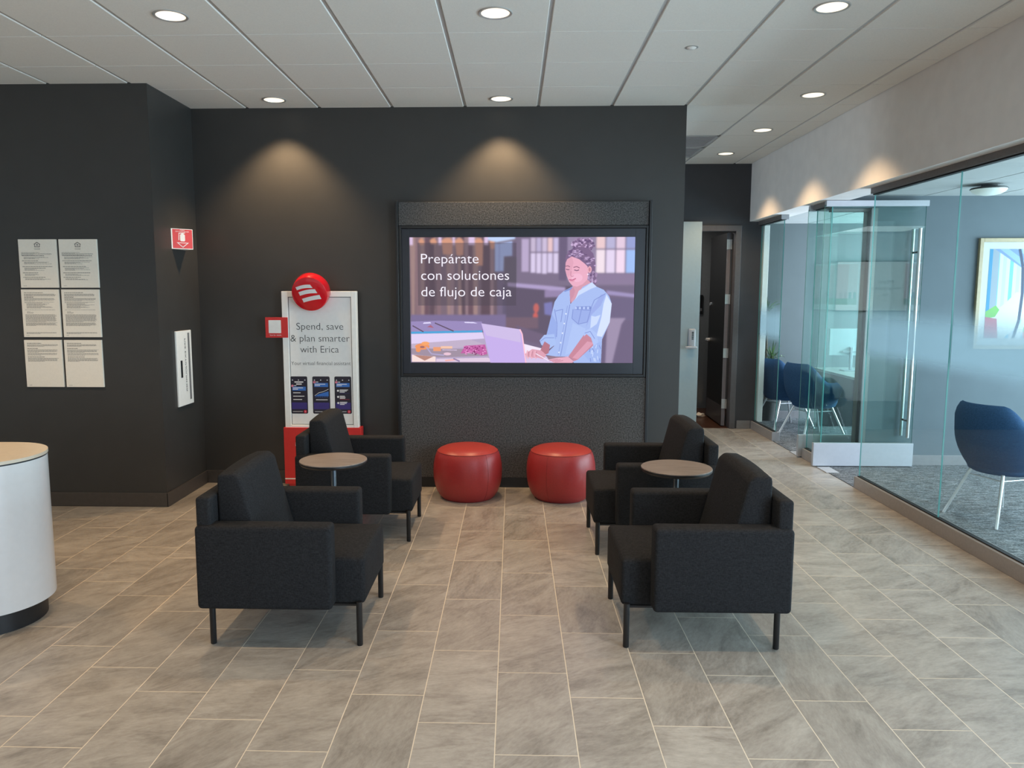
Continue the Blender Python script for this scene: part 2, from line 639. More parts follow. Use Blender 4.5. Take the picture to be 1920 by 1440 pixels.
def text_bm(bm, s, to3, box2, weight=0.0, depth=0.0006, mi=0, align='fit'):
    """flat lettering fitted into box2=(u0,u1,baseline,height-of-capital); to3(u,v,d) -> world"""
    cu = bpy.data.curves.new('txt', 'FONT')
    cu.body = s
    cu.size = 1.0
    cu.offset = weight
    cu.resolution_u = 4
    o = bpy.data.objects.new('txt', cu)
    COL.objects.link(o)
    dg = bpy.context.evaluated_depsgraph_get()
    me = bpy.data.meshes.new_from_object(o.evaluated_get(dg))
    bpy.data.objects.remove(o)
    bpy.data.curves.remove(cu)
    if not me.vertices:
        return
    xs = [v.co.x for v in me.vertices]
    x0, x1 = min(xs), max(xs)
    u0, u1, base, cap = box2
    sy = cap / 0.73
    sx = (u1 - u0) / (x1 - x0) if align == 'fit' else sy
    t = bmesh.new()
    t.from_mesh(me)
    bpy.data.meshes.remove(me)
    for v in t.verts:
        v.co = Vector(to3(u0 + (v.co.x - x0) * sx, base + v.co.y * sy, 0.0))
    if depth:
        pass
    merge(bm, t, mi)


# ================================================================== SETTING
# --- floors
bm = B()
box(bm, -6.2, 2.955, -3.4, 9.50, -0.06, 0.0)
struct('floor', bm, 'floor', 'stone tile floor of the lounge and hall in staggered rows', 'floor')
bm = B()
box(bm, 2.957, 6.6, 2.7, 10.45, -0.06, 0.004)
struct('floor_office', bm, 'carpet', 'grey striped carpet floor inside the glass offices', 'carpet')
bm = B()
box(bm, 0.9, 3.1, 9.502, 13.2, -0.06, 0.0)
struct('floor_back_room', bm, 'brown_wood', 'dark brown plank floor seen through the hall doorway', 'floor')


# --- ceilings: grid slab above, tiles hanging in it
def tiled_ceiling(name, x0, x1, y0, y1, z, ox, oy, label, gx=0.011, gy=0.0028, skip=(), tile='tile_white'):
    bm = B()
    box(bm, x0, x1, y0, y1, z + 0.007, z + 0.06, mi=0)
    T = 0.6096
    i0, i1 = math.floor((x0 - ox) / T), math.ceil((x1 - ox) / T)
    j0, j1 = math.floor((y0 - oy) / T), math.ceil((y1 - oy) / T)
    t = bmesh.new()
    for i in range(i0, i1):
        for j in range(j0, j1):
            if (i, j) in skip:
                continue
            a, b = max(x0, ox + i * T) + gx, min(x1, ox + (i + 1) * T) - gx
            c, d = max(y0, oy + j * T) + gy, min(y1, oy + (j + 1) * T) - gy
            if b - a < 0.02 or d - c < 0.02:
                continue
            e = 0.004
            lo = [t.verts.new((x, y, z)) for x, y in ((a + e, c + e * .5), (b - e, c + e * .5), (b - e, d - e * .5), (a + e, d - e * .5))]
            hi = [t.verts.new((x, y, z + 0.0075)) for x, y in ((a, c), (b, c), (b, d), (a, d))]
            t.faces.new(lo)
            for k in range(4):
                t.faces.new((lo[k], hi[k], hi[(k + 1) % 4], lo[(k + 1) % 4]))
    merge(bm, t, 1)
    return struct(name, bm, ['grid', tile], label, 'ceiling')


CX0, CY0, T = 0.8127, 4.765, 0.6096
tiled_ceiling('ceiling', -6.2, 2.86, -3.4, 9.50, H, CX0, CY0, 'white acoustic tile ceiling above the lounge and hall',
              skip=((1, 5), (1, 6)))
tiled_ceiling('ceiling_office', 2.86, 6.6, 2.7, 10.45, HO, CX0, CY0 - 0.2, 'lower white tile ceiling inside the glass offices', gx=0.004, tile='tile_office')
bm = B()
box(bm, 0.9, 3.1, 9.60, 13.2, 2.7, 2.76)
struct('ceiling_back_room', bm, 'white_plaster', 'ceiling of the back room behind the hall doorway', 'ceiling')

# --- walls
bm = B()
box(bm, -6.2, -2.715, 5.8026, 6.72, 0, H + 0.05)
struct('wall_left', bm, 'wall_dark', 'dark charcoal wall block with the notices and the red extinguisher sign', 'wall')
bm = B()
box(bm, -2.72, 1.43, 6.586, 6.72, 0, H + 0.05)
struct('wall_back', bm, 'wall_dark', 'dark charcoal back wall behind the screen and red poufs', 'wall')
DX0, DX1, DZ = 1.80, 2.70, 2.43
bm = B()
box(bm, -2.86, -2.72, 6.586, 7.2, 0, H + 0.05)
box(bm, -2.86, -2.72, 9.2, 9.60, 0, H + 0.05)
box(bm, -2.86, -2.72, 7.2, 9.2, 0, 0.6)
box(bm, -2.86, -2.72, 7.2, 9.2, 2.8, H + 0.05)
struct('wall_hall_side', bm, 'wall_hall', 'dark side wall of the hall with an opening added for fill light, hidden behind the screen wall', 'wall')
bm = B()
box(bm, -2.86, DX0, 9.48, 9.60, 0, H + 0.05)
box(bm, DX1, 3.02, 9.48, 9.60, 0, H + 0.05)
box(bm, DX0, DX1, 9.48, 9.60, DZ, H + 0.05)
struct('wall_hall', bm, 'wall_hall', 'dark end wall of the hall with a doorway in it', 'wall')
bm = B()
box(bm, 2.85, 3.13, 2.7, 9.48, 2.532, H + 0.05)
struct('wall_right', bm, 'soffit', 'light grey bulkhead wall above the glass offices', 'wall')
bm = B()
box(bm, 3.40, 6.6, 7.46, 7.60, 0, HO + 0.02)
box(bm, 3.02, 3.40, 7.46, 7.60, 2.47, HO + 0.02)
struct('wall_office', bm, 'office_wall', 'blue grey wall between the two glass offices', 'wall')
bm = B()
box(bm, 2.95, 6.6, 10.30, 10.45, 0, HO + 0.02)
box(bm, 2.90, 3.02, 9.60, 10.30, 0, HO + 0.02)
MAT['office_wall_far'] = simple('office_wall_far', (0.112, 0.135, 0.140), 0.7, spec=0.3, var=0.03, vscale=5, bump=0.06, bscale=160)  # office wall colour darkened here to offset the strong far daylight
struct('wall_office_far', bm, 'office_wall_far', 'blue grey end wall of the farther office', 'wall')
# exterior walls with window openings (outside the picture, they let the daylight in)
bm = B()
box(bm, 6.45, 6.6, 2.7, 10.45, 0, 0.30)
box(bm, 6.45, 6.6, 2.7, 10.45, 2.42, H + 0.05)
for y in (2.7, 5.0, 7.4, 10.25):
    box(bm, 6.45, 6.6, y, y + 0.2, 0.30, 2.42)
struct('wall_exterior', bm, 'office_wall', 'outer office wall with tall windows', 'wall')
bm = B()
box(bm, -6.2, 3.2, -3.55, -3.40, 0, 0.25)
box(bm, -6.2, 3.2, -3.55, -3.40, 2.95, H + 0.05)
for x in (-6.2, -4.95, -2.9, -0.8, 1.3, 3.06):
    box(bm, x, x + 0.14, -3.55, -3.40, 0.25, 2.95)
struct('wall_front', bm, 'soffit', 'shop front wall with large windows', 'wall')
bm = B()
box(bm, -6.35, -6.2, -3.55, 6.72, 0, H + 0.05)
struct('wall_far_left', bm, 'soffit', 'light grey side wall of the banking hall', 'wall')
bm = B()
box(bm, 2.955, 6.6, 2.62, 2.74, 0, H + 0.05)
box(bm, 2.955, 3.13, -3.55, -1.55, 0, H + 0.05)
box(bm, 2.955, 3.13, 1.55, 2.62, 0, H + 0.05)
box(bm, 2.955, 3.13, -1.55, 1.55, 2.55, H + 0.05)
box(bm, 2.955, 3.13, -1.55, 1.55, 0, 0.15)
struct('wall_office_front', bm, 'soffit', 'light grey wall with the entrance window in front of the glass office', 'wall')
bm = B()
box(bm, 0.8, 0.9, 9.6, 13.2, 0, 2.76)
box(bm, 3.1, 3.2, 10.46, 13.2, 0, 2.76)
box(bm, 0.8, 3.2, 13.2, 13.3, 0, 2.76)
box(bm, 0.9, 3.1, 11.2, 11.3, 0, 2.70)
struct('wall_back_room', bm, 'room_grey', 'grey walls of the back room seen through the doorway', 'wall')
bm = B()
box(bm, 2.655, 2.675, 11.17, 11.20, 0.02, 2.17)
struct('trim_2', bm, 'base_grey', 'thin pale door trim on the back room wall', 'trim')

# --- baseboards
bm = B()
box(bm, -6.2, -2.704, 5.7906, 5.8026, 0, 0.112, 0.003, 2)
box(bm, -2.715, -2.703, 5.7906, 6.586, 0, 0.112, 0.003, 2)
struct('baseboard_left', bm, 'base_dark', 'dark baseboard around the charcoal wall block', 'baseboard')
bm = B()
box(bm, -2.703, -0.99, 6.574, 6.586, 0, 0.112, 0.003, 2)
box(bm, 1.15, 1.442, 6.574, 6.586, 0, 0.112, 0.003, 2)
box(bm, 1.43, 1.442, 6.586, 6.72, 0, 0.112, 0.003, 2)
struct('baseboard_back', bm, 'base_dark', 'dark baseboard along the back wall', 'baseboard')
bm = B()
box(bm, 2.78, 2.946, 9.468, 9.48, 0, 0.10, 0.003, 2)
struct('baseboard_hall', bm, 'base_grey', 'short grey baseboard beside the hall doorway', 'baseboard')
bm = B()
box(bm, 3.47, 6.45, 7.448, 7.46, 0, 0.10, 0.003, 2)
struct('baseboard_office', bm, 'base_grey', 'grey baseboard at the foot of the office wall', 'baseboard')
bm = B()
box(bm, 3.03, 6.45, 10.288, 10.30, 0, 0.10, 0.003, 2)
struct('baseboard_office_far', bm, 'base_grey', 'grey baseboard of the farther office', 'baseboard')

# --- hall doorway frame
bm = B()
for x0, x1 in ((DX0 - 0.05, DX0 + 0.012), (DX1 - 0.012, DX1 + 0.055)):
    box(bm, x0, x1, 9.462, 9.62, 0, DZ + 0.055, 0.003, 2)
box(bm, DX0 - 0.05, DX1 + 0.055, 9.461, 9.62, DZ - 0.012, DZ + 0.056, 0.003, 2)
struct('trim_1', bm, 'door_frame', 'dark metal frame around the hall doorway', 'door frame')

# ------------------------------------------------------------------ glass fronts
GX0, GX1 = 2.985, 2.995


def pane_x(parent, y0, y1, z0, z1, name='glass_pane', mat='glass'):
    """pane in the glass wall plane; edges get the green edge tint"""
    bm = B()
    box(bm, GX0, GX1, y0, y1, z0, z1)
    for f in bm.faces:
        n = f.normal
        f.material_index = 0 if abs(n.x) > 0.5 else 1
    return obj(name, bm, [mat, 'glass_edge'], parent)


def channel(parent, y0, y1, name='base_channel'):
    bm = B()
    box(bm, 2.95, 3.03, y0, y1, 0.0, 0.10, 0.002, 1)
    o = obj(name, bm, 'bronze_light', parent)
    bm = B()
    box(bm, 2.972, 3.008, y0 + 0.004, y1 - 0.004, 0.10, 0.108)
    obj('gasket', bm, 'gasket', parent)
    bm = B()
    box(bm, 2.95, 3.03, y0, y1, 2.485, 2.532, 0.002, 1)
    obj('head_channel', bm, 'bronze', parent)
    bm = B()
    box(bm, 2.970, 3.010, y0 + 0.004, y1 - 0.004, 2.476, 2.485)
    obj('gasket', bm, 'gasket', parent)
    return o


MAT['bronze_light'] = simple('bronze_light', (0.40, 0.37, 0.35), 0.42, 0.35, var=0.05, vscale=60)

w1 = thing('window_1', 'long fixed glass wall of the nearer office with a frosted band', 'glass wall', (2.99, 6.55, 0), kind='structure')
ys = [6.55, 5.315, 4.08, 2.845]
for a, b in zip(ys, ys[1:]):
    pane_x(w1, b + 0.0015, a - 0.0015, 0.102, 2.484)
    bm = B()
    flat_poly(bm, [(2.9985, b + 0.004, 0.98), (2.9985, a - 0.004, 0.98), (2.9985, a - 0.004, 1.70), (2.9985, b + 0.004, 1.70)])
    obj('frosted_film', bm, 'frost', w1)
channel(w1, 2.83, 6.55)
bm = B()
box(bm, 2.948, 3.032, 6.55, 6.556, 0.0, 0.10)
obj('end_cap', bm, 'rail_white', w1)
w2 = thing('window_2', 'narrow fixed glass panel between the two open glass doors', 'glass wall', (2.99, 7.4, 0), kind='structure')
pane_x(w2, 7.40, 7.755, 0.102, 2.484)
channel(w2, 7.395, 7.76)
w3 = thing('window_3', 'fixed glass panel of the farther office beside the hall doorway', 'glass wall', (2.99, 8.67, 0), kind='structure')
pane_x(w3, 8.675, 9.44, 0.102, 2.484)
bm = B()
flat_poly(bm, [(2.9985, 8.68, 0.98), (2.9985, 9.43, 0.98), (2.9985, 9.43, 1.70), (2.9985, 8.68, 1.70)])
obj('frosted_film', bm, 'frost', w3)
channel(w3, 8.67, 9.462)
bm = B()
box(bm, 2.948, 3.032, 8.655, 8.67, 0.0, 0.104, 0.002, 1)
box(bm, 2.948, 3.032, 8.655, 8.67, 2.48, 2.532, 0.002, 1)
obj('end_cap', bm, 'rail_white', w3)
bm = B()
box(bm, 3.006, 3.07, 9.40, 9.462, 0.10, 2.48, 0.002, 1)
obj('wall_jamb', bm, 'sign_white', w3)
# sidelight in the partition between the offices
w4 = thing('window_4', 'dark framed glass sidelight in the wall between the offices', 'glass wall', (3.2, 7.53, 0), kind='structure')
bm = B()
box(bm, 3.375, 3.435, 7.445, 7.615, 0.0, 2.47, 0.002, 1)
box(bm, 3.02, 3.375, 7.50, 7.56, 2.44, 2.47, 0.002, 1)
box(bm, 3.04, 3.375, 7.50, 7.56, 0.004, 0.04, 0.002, 1)
obj('frame', bm, 'bronze', w4)
bm = B()
box(bm, 3.366, 3.375, 7.44, 7.50, 0.0, 2.45)
obj('edge_seal', bm, 'gasket', w4)
bm = B()
box(bm, 3.03, 3.375, 7.525, 7.535, 0.04, 2.44)
for f in bm.faces:
    f.material_index = 0 if abs(f.normal.y) > 0.5 else 1
obj('glass_pane', bm, ['glass', 'glass_edge'], w4)


MAT['floor_plate'] = simple('floor_plate', (0.50, 0.50, 0.50), 0.4, 0.3, var=0.04)


def glass_door(name, x0, x1, yc, label):
    d = thing(name, label, 'door', ((x0 + x1) / 2, yc, 0), kind='structure')
    bm = B()
    box(bm, x0 + 0.004, x1 - 0.012, yc - 0.006, yc + 0.006, 0.20, 2.49)
    for f in bm.faces:
        f.material_index = 0 if abs(f.normal.y) > 0.5 else 1
    obj('glass_pane', bm, ['glass_door', 'glass_edge'], d)
    bm = B()
    box(bm, x0, x1, yc - 0.022, yc + 0.022, 0.012, 0.236, 0.003, 2)
    obj('bottom_rail', bm, 'rail_white', d)
    bm = B()
    box(bm, x0 + 0.01, x1 + 0.005, yc - 0.022, yc + 0.022, 2.474, 2.528, 0.003, 2)
    obj('top_rail', bm, 'rail_white', d)
    bm = B()
    s_ = -1 if yc < 7.6 else 1
    box(bm, 2.935, 3.055, yc + (-0.27 if s_ < 0 else 0.03), yc + (-0.03 if s_ < 0 else 0.27), 0.0, 0.0065, 0.001, 1)
    obj('floor_plate', bm, 'floor_plate', d)
    for s in (-1, 1):
        bm = B()
        tube(bm, [(x1 - 0.085, yc + s * 0.062, 0.30), (x1 - 0.085, yc + s * 0.062, 2.27)], 0.0145, 16)
        hd = obj('handle', bm, 'steel', d, True)
        for z in (0.46, 2.05):
            bm = B()
            tube(bm, [(x1 - 0.085, yc + s * 0.006, z), (x1 - 0.085, yc + s * 0.055, z)], 0.010, 12)
            obj('standoff', bm, 'bronze', hd, True)
    return d


glass_door('door_1', 2.90, 3.85, 7.365, 'open glass door with white rails standing against the office wall')
glass_door('door_2', 2.915, 3.80, 7.80, 'open glass door of the farther office, behind the narrow panel')

# --- hall doors
d3 = thing('door_3', 'black door standing open into the back room on silver hinges', 'door', (2.66, 9.62, 0), kind='structure')
hinge = Vector((2.672, 9.625))
ang = math.radians(88.0)
ux = Vector((math.cos(ang), math.sin(ang)))      # along the leaf
un = Vector((-ux.y, ux.x))                       # towards the opening


def leaf_box(bm, a0, a1, n0, n1, z0, z1, r=0.0, mi=0):
    mt = Matrix(((ux.x, un.x, 0, hinge.x), (ux.y, un.y, 0, hinge.y), (0, 0, 1, 0), (0, 0, 0, 1)))
    box(bm, a0, a1, n0, n1, z0, z1, r, 2, mi, mt)


bm = B()
leaf_box(bm, 0.0, 0.88, 0, 0.045, 0.012, 2.41)
for f in bm.faces:
    f.material_index = 1 if f.normal.dot(Vector((ux.x, ux.y, 0))) < -0.5 else 0
obj('leaf', bm, ['door_black', 'door_edge'], d3)
bm = B()
leaf_box(bm, 0.03, 0.85, 0.045, 0.047, 0.02, 0.26)
obj('kick_plate', bm, 'door_frame', d3)
for z in (2.27, 1.60, 0.93, 0.29):
    bm = B()
    leaf_box(bm, -0.006, 0.0, 0.0, 0.046, z - 0.06, z + 0.06)
    tube(bm, [(hinge.x + 0.008, hinge.y - 0.012, z - 0.06), (hinge.x + 0.008, hinge.y - 0.012, z + 0.06)], 0.010, 10)
    obj('hinge', bm, 'steel', d3)
bm = B()
hp = hinge + ux * 0.80 + un * 0.045
tube(bm, [(hp.x, hp.y, 1.05), (hp.x + un.x * 0.05, hp.y + un.y * 0.05, 1.05)], 0.026, 14)
hq = hp + un * 0.05
tube(bm, [(hq.x, hq.y, 1.05), (hq.x - ux.x * 0.12, hq.y - ux.y * 0.12, 1.05)], 0.010, 10)
obj('lever_handle', bm, 'chrome', d3, True)
bm = B()
hq = hinge + ux * 0.75 + un * 0.045
tube(bm, [(hq.x, hq.y, 1.53), (hq.x + un.x * 0.02, hq.y + un.y * 0.02, 1.53)], 0.025, 14)
obj('deadbolt', bm, 'chrome', d3, True)

d4 = thing('door_4', 'pale grey door folded back beside the doorway with a keypad lock', 'door', (1.84, 9.40, 0), kind='structure')
bm = B()
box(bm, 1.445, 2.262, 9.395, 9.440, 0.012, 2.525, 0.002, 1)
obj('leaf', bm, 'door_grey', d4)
bm = B()
box(bm, 2.132, 2.218, 9.355, 9.395, 1.00, 1.245, 0.018, 3)
lk = obj('keypad_lock', bm, 'rail_white', d4, True)
bm = B()
for k in range(5):
    box(bm, 2.168, 2.190, 9.350, 9.355, 1.115 + k * 0.02, 1.128 + k * 0.02)
obj('key_button', bm, 'black_plastic', lk)
bm = B()
tube(bm, [(2.175, 9.355, 1.02), (2.175, 9.320, 1.02)], 0.022, 14)
box(bm, 2.085, 2.225, 9.300, 9.322, 1.005, 1.035, 0.008, 3)
obj('lever_handle', bm, 'rail_white', lk, True)

# --- card reader and paper scrap in the back room
cr = thing('card_reader', 'small black card reader on the back room wall past the doorway', 'card reader', (2.705, 11.2, 1.5))
bm = B()
box(bm, 2.684, 2.736, 11.175, 11.20, 1.38, 1.65, 0.004, 2)
obj('body', bm, 'black_plastic', cr)
bm = B()
box(bm, 2.697, 2.723, 11.173, 11.176, 1.42, 1.46)
obj('button', bm, 'base_grey', cr)
bm = B()
t = bmesh.new()
bmesh.ops.create_icosphere(t, subdivisions=3, radius=0.05)
for v in t.verts:
    k = 1 + 0.35 * math.sin(v.co.x * 90) * math.cos(v.co.y * 70 + v.co.z * 60)
    v.co = Vector((v.co.x * 1.25 * k, v.co.y * k, (v.co.z + 0.032) * 0.6 * k if v.co.z > -0.032 else 0.0))
    v.co += Vector((2.56, 10.40, 0.001))
merge(bm, t)
tag(obj('crumpled_paper', bm, 'paper'), 'crumpled scrap of paper on the brown back room floor', 'paper scrap')

# ================================================================== CEILING FITTINGS
LAMPS = [(-1.921, 4.441), (-0.104, 4.448), (1.723, 4.41), (-1.923, 6.312), (-0.101, 6.325), (2.341, 6.276), (2.364, 7.572), (2.352, 8.798)]
LAMP_LABEL = ['round ceiling downlight above the armchair beside the white counter',
              'round ceiling downlight above the middle of the lounge, nearer than the screen',
              'round ceiling downlight above the armchair beside the glass wall',
              'round ceiling downlight throwing a cone of light above the poster stand',
              'round ceiling downlight throwing a cone of light above the screen',
              'hall downlight next to the bulkhead, first of three in a row',
              'hall downlight in the middle of the row of three',
              'hall downlight in front of the dark end wall, last of the row of three']


def downlight(x, y, label, watts):
    d = thing('ceiling_downlight', label, 'downlight', (x, y, H), 'round downlights in the tiled ceiling')
    bm = B()
    n = 40
    lathe(bm, [(0.078, 0.004), (0.080, -0.004), (0.092, -0.006), (0.096, -0.002), (0.096, 0.004)], x, y, n, 0, H)
    obj('trim_ring', bm, 'trim_ring', d, True)
    bm = B()
    lathe(bm, [(0.0, -0.0015), (0.079, -0.0015), (0.079, 0.003), (0.0, 0.003)], x, y, n, 0, H)
    obj('lens', bm, 'lens_glow', d)
    spot(x, y, watts, d)


def spot(x, y, watts, parent=None, z=H):
    l = bpy.data.lights.new('downlight_beam', 'SPOT')
    l.energy = watts
    l.color = (1.0, 0.68, 0.385)
    l.spot_size = math.radians(100)
    l.spot_blend = 0.6
    l.shadow_soft_size = 0.045
    o = link(bpy.data.objects.new('downlight_beam', l))
    if parent is not None:
        o.parent = parent
        o.location = (0, 0, -0.02)
    else:
        o.location = (x, y, z - 0.02)


for (x, y), lb in zip(LAMPS, LAMP_LABEL):
    downlight(x, y, lb, SPOT_W * (2.0 if y > 6 and x < 1 else 1.2 if x > 2 else 1.0))
for x, y in ((-3.74, 4.44), (-3.74, 2.57), (-1.92, 2.57), (-0.10, 2.57), (1.72, 2.57)):
    spot(x, y, SPOT_W * (1.5 if x < -3 else 1.0))

for k, (j, lb) in enumerate(((5, 'grey louvred ceiling vent just past the end of the dark wall'), (6, 'grey louvred ceiling vent farther down the hall, beside the first vent'))):
    x0, x1, y0, y1 = CX0 + T, CX0 + 2 * T, CY0 + j * T, CY0 + (j + 1) * T
    v = thing('ceiling_vent', lb, 'vent', ((x0 + x1) / 2, (y0 + y1) / 2, H), 'ceiling vents in the hall')
    bm = B()
    for a in ((x0, x1, y0, y0 + .035), (x0, x1, y1 - .035, y1), (x0, x0 + .035, y0, y1), (x1 - .035, x1, y0, y1)):
        box(bm, *a, H - 0.004, H + 0.012, 0.002, 1)
    obj('frame', bm, 'grid', v)
    bm = B()
    for q in range(9):
        yy = y0 + 0.05 + q * 0.06
        box(bm, x0 + .03, x1 - .03, yy, yy + 0.045, H + 0.001, H + 0.004)
    obj('louvre', bm, 'vent_grey', v)
    bm = B()
    box(bm, x0 + .02, x1 - .02, y0 + .02, y1 - .02, H + 0.0065, H + 0.010)
    obj('backing', bm, 'vent_dark', v)

sp_ = thing('ceiling_sprinkler', 'small white concealed sprinkler cap in a ceiling tile', 'sprinkler', (1.121, 5.082, H))
bm = B()
lathe(bm, [(0, -0.012), (0.022, -0.010), (0.030, -0.004), (0.030, 0.0), (0, 0)], 1.121, 5.082, 24, 0, H)
obj('cap', bm, 'sign_white', sp_, True)
bm = B()
lathe(bm, [(0.030, -0.003), (0.042, -0.002), (0.042, 0.001), (0.030, 0.001)], 1.121, 5.082, 24, 0, H)
obj('flange', bm, 'trim_ring', sp_, True)

ol = thing('dome_ceiling_light', 'dark rimmed dome light on the office ceiling above the framed picture', 'ceiling light', (4.0, 6.70, HO))
bm = B()
lathe(bm, [(0, 0), (0.06, 0), (0.06, -0.016), (0.132, -0.028), (0.141, -0.036), (0.139, -0.043), (0, -0.043)], 4.0, 6.70, 40, 0, HO)
obj('rim', bm, 'lamp_rim', ol, True)
bm = B()
lathe(bm, [(0.136, -0.043), (0.122, -0.062), (0.09, -0.080), (0.045, -0.090), (0, -0.093)], 4.0, 6.70, 40, 0, HO)
obj('diffuser', bm, 'lamp_dome', ol, True)
area('back_room_fill', (1.9, 10.4, 2.66), (0.6, 0.6), (0, 0, 0), BACK_ROOM_W, (1.0, 0.95, 0.9))  # added fill lamp with no fitting, brightens the dark back room
for x, y in ((4.6, 5.0), (4.6, 8.9)):
    area('office_ceiling_light', (x, y, HO - 0.12), (0.8, 0.8), (0, 0, 0), OFFICE_W, (0.88, 0.96, 1.0))

# ================================================================== SCREEN WALL UNIT
FY = 6.475
ms = thing('media_surround', 'grey felt media surround with black side rails against the dark wall', 'wall panel', (0.08, FY, 0))
bm = B()
box(bm, -0.960, 1.120, FY, 6.575, 2.232, 2.424, 0.004, 2)
obj('upper_felt_panel', bm, 'felt', ms)
bm = B()
box(bm, -0.962, 1.128, FY, 6.575, 0.088, 0.962, 0.004, 2)
obj('lower_felt_panel', bm, 'felt', ms)
for x0, x1 in ((-0.985, -0.963), (1.123, 1.146)):
    bm = B()
    box(bm, x0, x1, FY - 0.012, 6.584, 0.0, 2.432, 0.002, 1)
    obj('side_rail', bm, 'black_satin', ms)
bm = B()
box(bm, -0.962, 1.128, FY + 0.004, 6.584, 0.0, 0.088)
obj('plinth', bm, 'black_satin', ms)
bm = B()
box(bm, -0.962, 1.122, 6.56, 6.584, 0.963, 2.231)
obj('back_board', bm, 'black_satin', ms)

SX0, SX1, SZ0, SZ1 = -0.872, 1.014, 1.083, 2.136
tv = thing('wall_display', 'large lit wall display showing a woman at a laptop', 'television', (0.07, FY, 0.97))
bm = B()


def frame_xz(bm, X0, X1, Z0, Z1, x0, x1, z0, z1, y0, y1, r=0.002, mi=0):
    box(bm, X0, x0, y0, y1, Z0, Z1, r, 2, mi)
    box(bm, x1, X1, y0, y1, Z0, Z1, r, 2, mi)
    box(bm, x0, x1, y0, y1, z1, Z1, r, 2, mi)
    box(bm, x0, x1, y0, y1, Z0, z0, r, 2, mi)


frame_xz(bm, -0.960, 1.120, 0.965, 2.229, -0.938, 1.100, 0.987, 2.207, FY - 0.006, 6.558, 0.003)
obj('outer_frame', bm, 'black_satin', tv)
bm = B()
frame_xz(bm, -0.937, 1.099, 0.988, 2.206, SX0, SX1, SZ0, SZ1, FY + 0.010, 6.556, 0.002)
obj('bezel', bm, 'bezel', tv)


# ---- the picture on the screen, painted as a small raster
def srgb2lin(c):
    c = np.asarray(c, dtype=np.float64) / 255.0
    return np.where(c <= 0.04045, c / 12.92, ((c + 0.055) / 1.055) ** 2.4)


class Paint:
    def __init__(self, w, h, fill):
        self.w, self.h = w, h
        self.a = np.zeros((h, w, 3)) + np.array(fill, float)
        self.yy, self.xx = np.mgrid[0:h, 0:w] + 0.5
        self.map = lambda p: p

    def poly(self, pts, color, alpha=1.0, blur=0):
        P = np.array([self.map(p) for p in pts])
        x0, x1 = max(0, int(P[:, 0].min()) - 2), min(self.w, int(P[:, 0].max()) + 3)
        y0, y1 = max(0, int(P[:, 1].min()) - 2), min(self.h, int(P[:, 1].max()) + 3)
        if x1 <= x0 or y1 <= y0:
            return
        cov = np.zeros((y1 - y0, x1 - x0))
        for ox, oy in ((-.25, -.25), (.25, -.25), (-.25, .25), (.25, .25)):
            X = self.xx[y0:y1, x0:x1] + ox
            Y = self.yy[y0:y1, x0:x1] + oy
            ins = np.zeros(X.shape, bool)
            n = len(P)
            for i in range(n):
                ax, ay = P[i]
                bx, by = P[(i + 1) % n]
                if ay == by:
                    continue
                c = ((ay > Y) != (by > Y)) & (X < (bx - ax) * (Y - ay) / (by - ay) + ax)
                ins ^= c
            cov += ins * 0.25
        cov = (cov * alpha)[..., None]
        s = self.a[y0:y1, x0:x1]
        s[:] = s * (1 - cov) + np.array(color, float) * cov

    def rect(self, x0, y0, x1, y1, color, alpha=1.0):
        self.poly([(x0, y0), (x1, y0), (x1, y1), (x0, y1)], color, alpha)

    def ell(self, cx, cy, rx, ry, color, alpha=1.0, n=28):
        self.poly([(cx + rx * math.cos(2 * PI * k / n), cy + ry * math.sin(2 * PI * k / n)) for k in range(n)], color, alpha)

    def line(self, pts, wd, color, alpha=1.0):
        for (ax, ay), (bx, by) in zip(pts, pts[1:]):
            d = math.hypot(bx - ax, by - ay) or 1
            nx, ny = -(by - ay) / d * wd / 2, (bx - ax) / d * wd / 2
            self.poly([(ax + nx, ay + ny), (bx + nx, by + ny), (bx - nx, by - ny), (ax - nx, ay - ny)], color, alpha)

    def blur(self, r):
        k = np.exp(-0.5 * (np.arange(-3 * r, 3 * r + 1) / r) ** 2)
        k /= k.sum()
        n = len(k) // 2
        for ax in (0, 1):
            pad = [(0, 0)] * 3
            pad[ax] = (n, n)
            p = np.pad(self.a, pad, mode='edge')
            out = np.zeros_like(self.a)
            for i, kk in enumerate(k):
                out += kk * (p[i:i + self.h] if ax == 0 else p[:, i:i + self.w])
            self.a = out

    def image(self, name):
        im = bpy.data.images.new(name, self.w, self.h, float_buffer=True)
        lin = srgb2lin(np.clip(self.a, 0, 255))
        px = np.ones((self.h, self.w, 4), np.float32)
        px[..., :3] = lin[::-1]
        im.pixels.foreach_set(px.ravel())
        im.update()
        return im


PW, PH = 840, 470
pt = Paint(PW, PH, (104, 92, 116))
# source units: 1587 x 887 picture units, mapped on the raster
A_ = lambda p: ((p[0] - 148) / 1587 * PW, (p[1] - 318) / 887 * PH)              # coordinates A
B_ = lambda p: ((p[0] / 5.762 + 990 - 769.3) / 421.5 * PW, (p[1] / 5.76 + 440 - 444.5) / 236 * PH)   # coordinates B
C_ = lambda p: ((p[0] / 5.758 + 760 - 769.3) / 421.5 * PW, (p[1] / 5.76 + 440 - 444.5) / 236 * PH)   # coordinates C
rnd = random.Random(3)
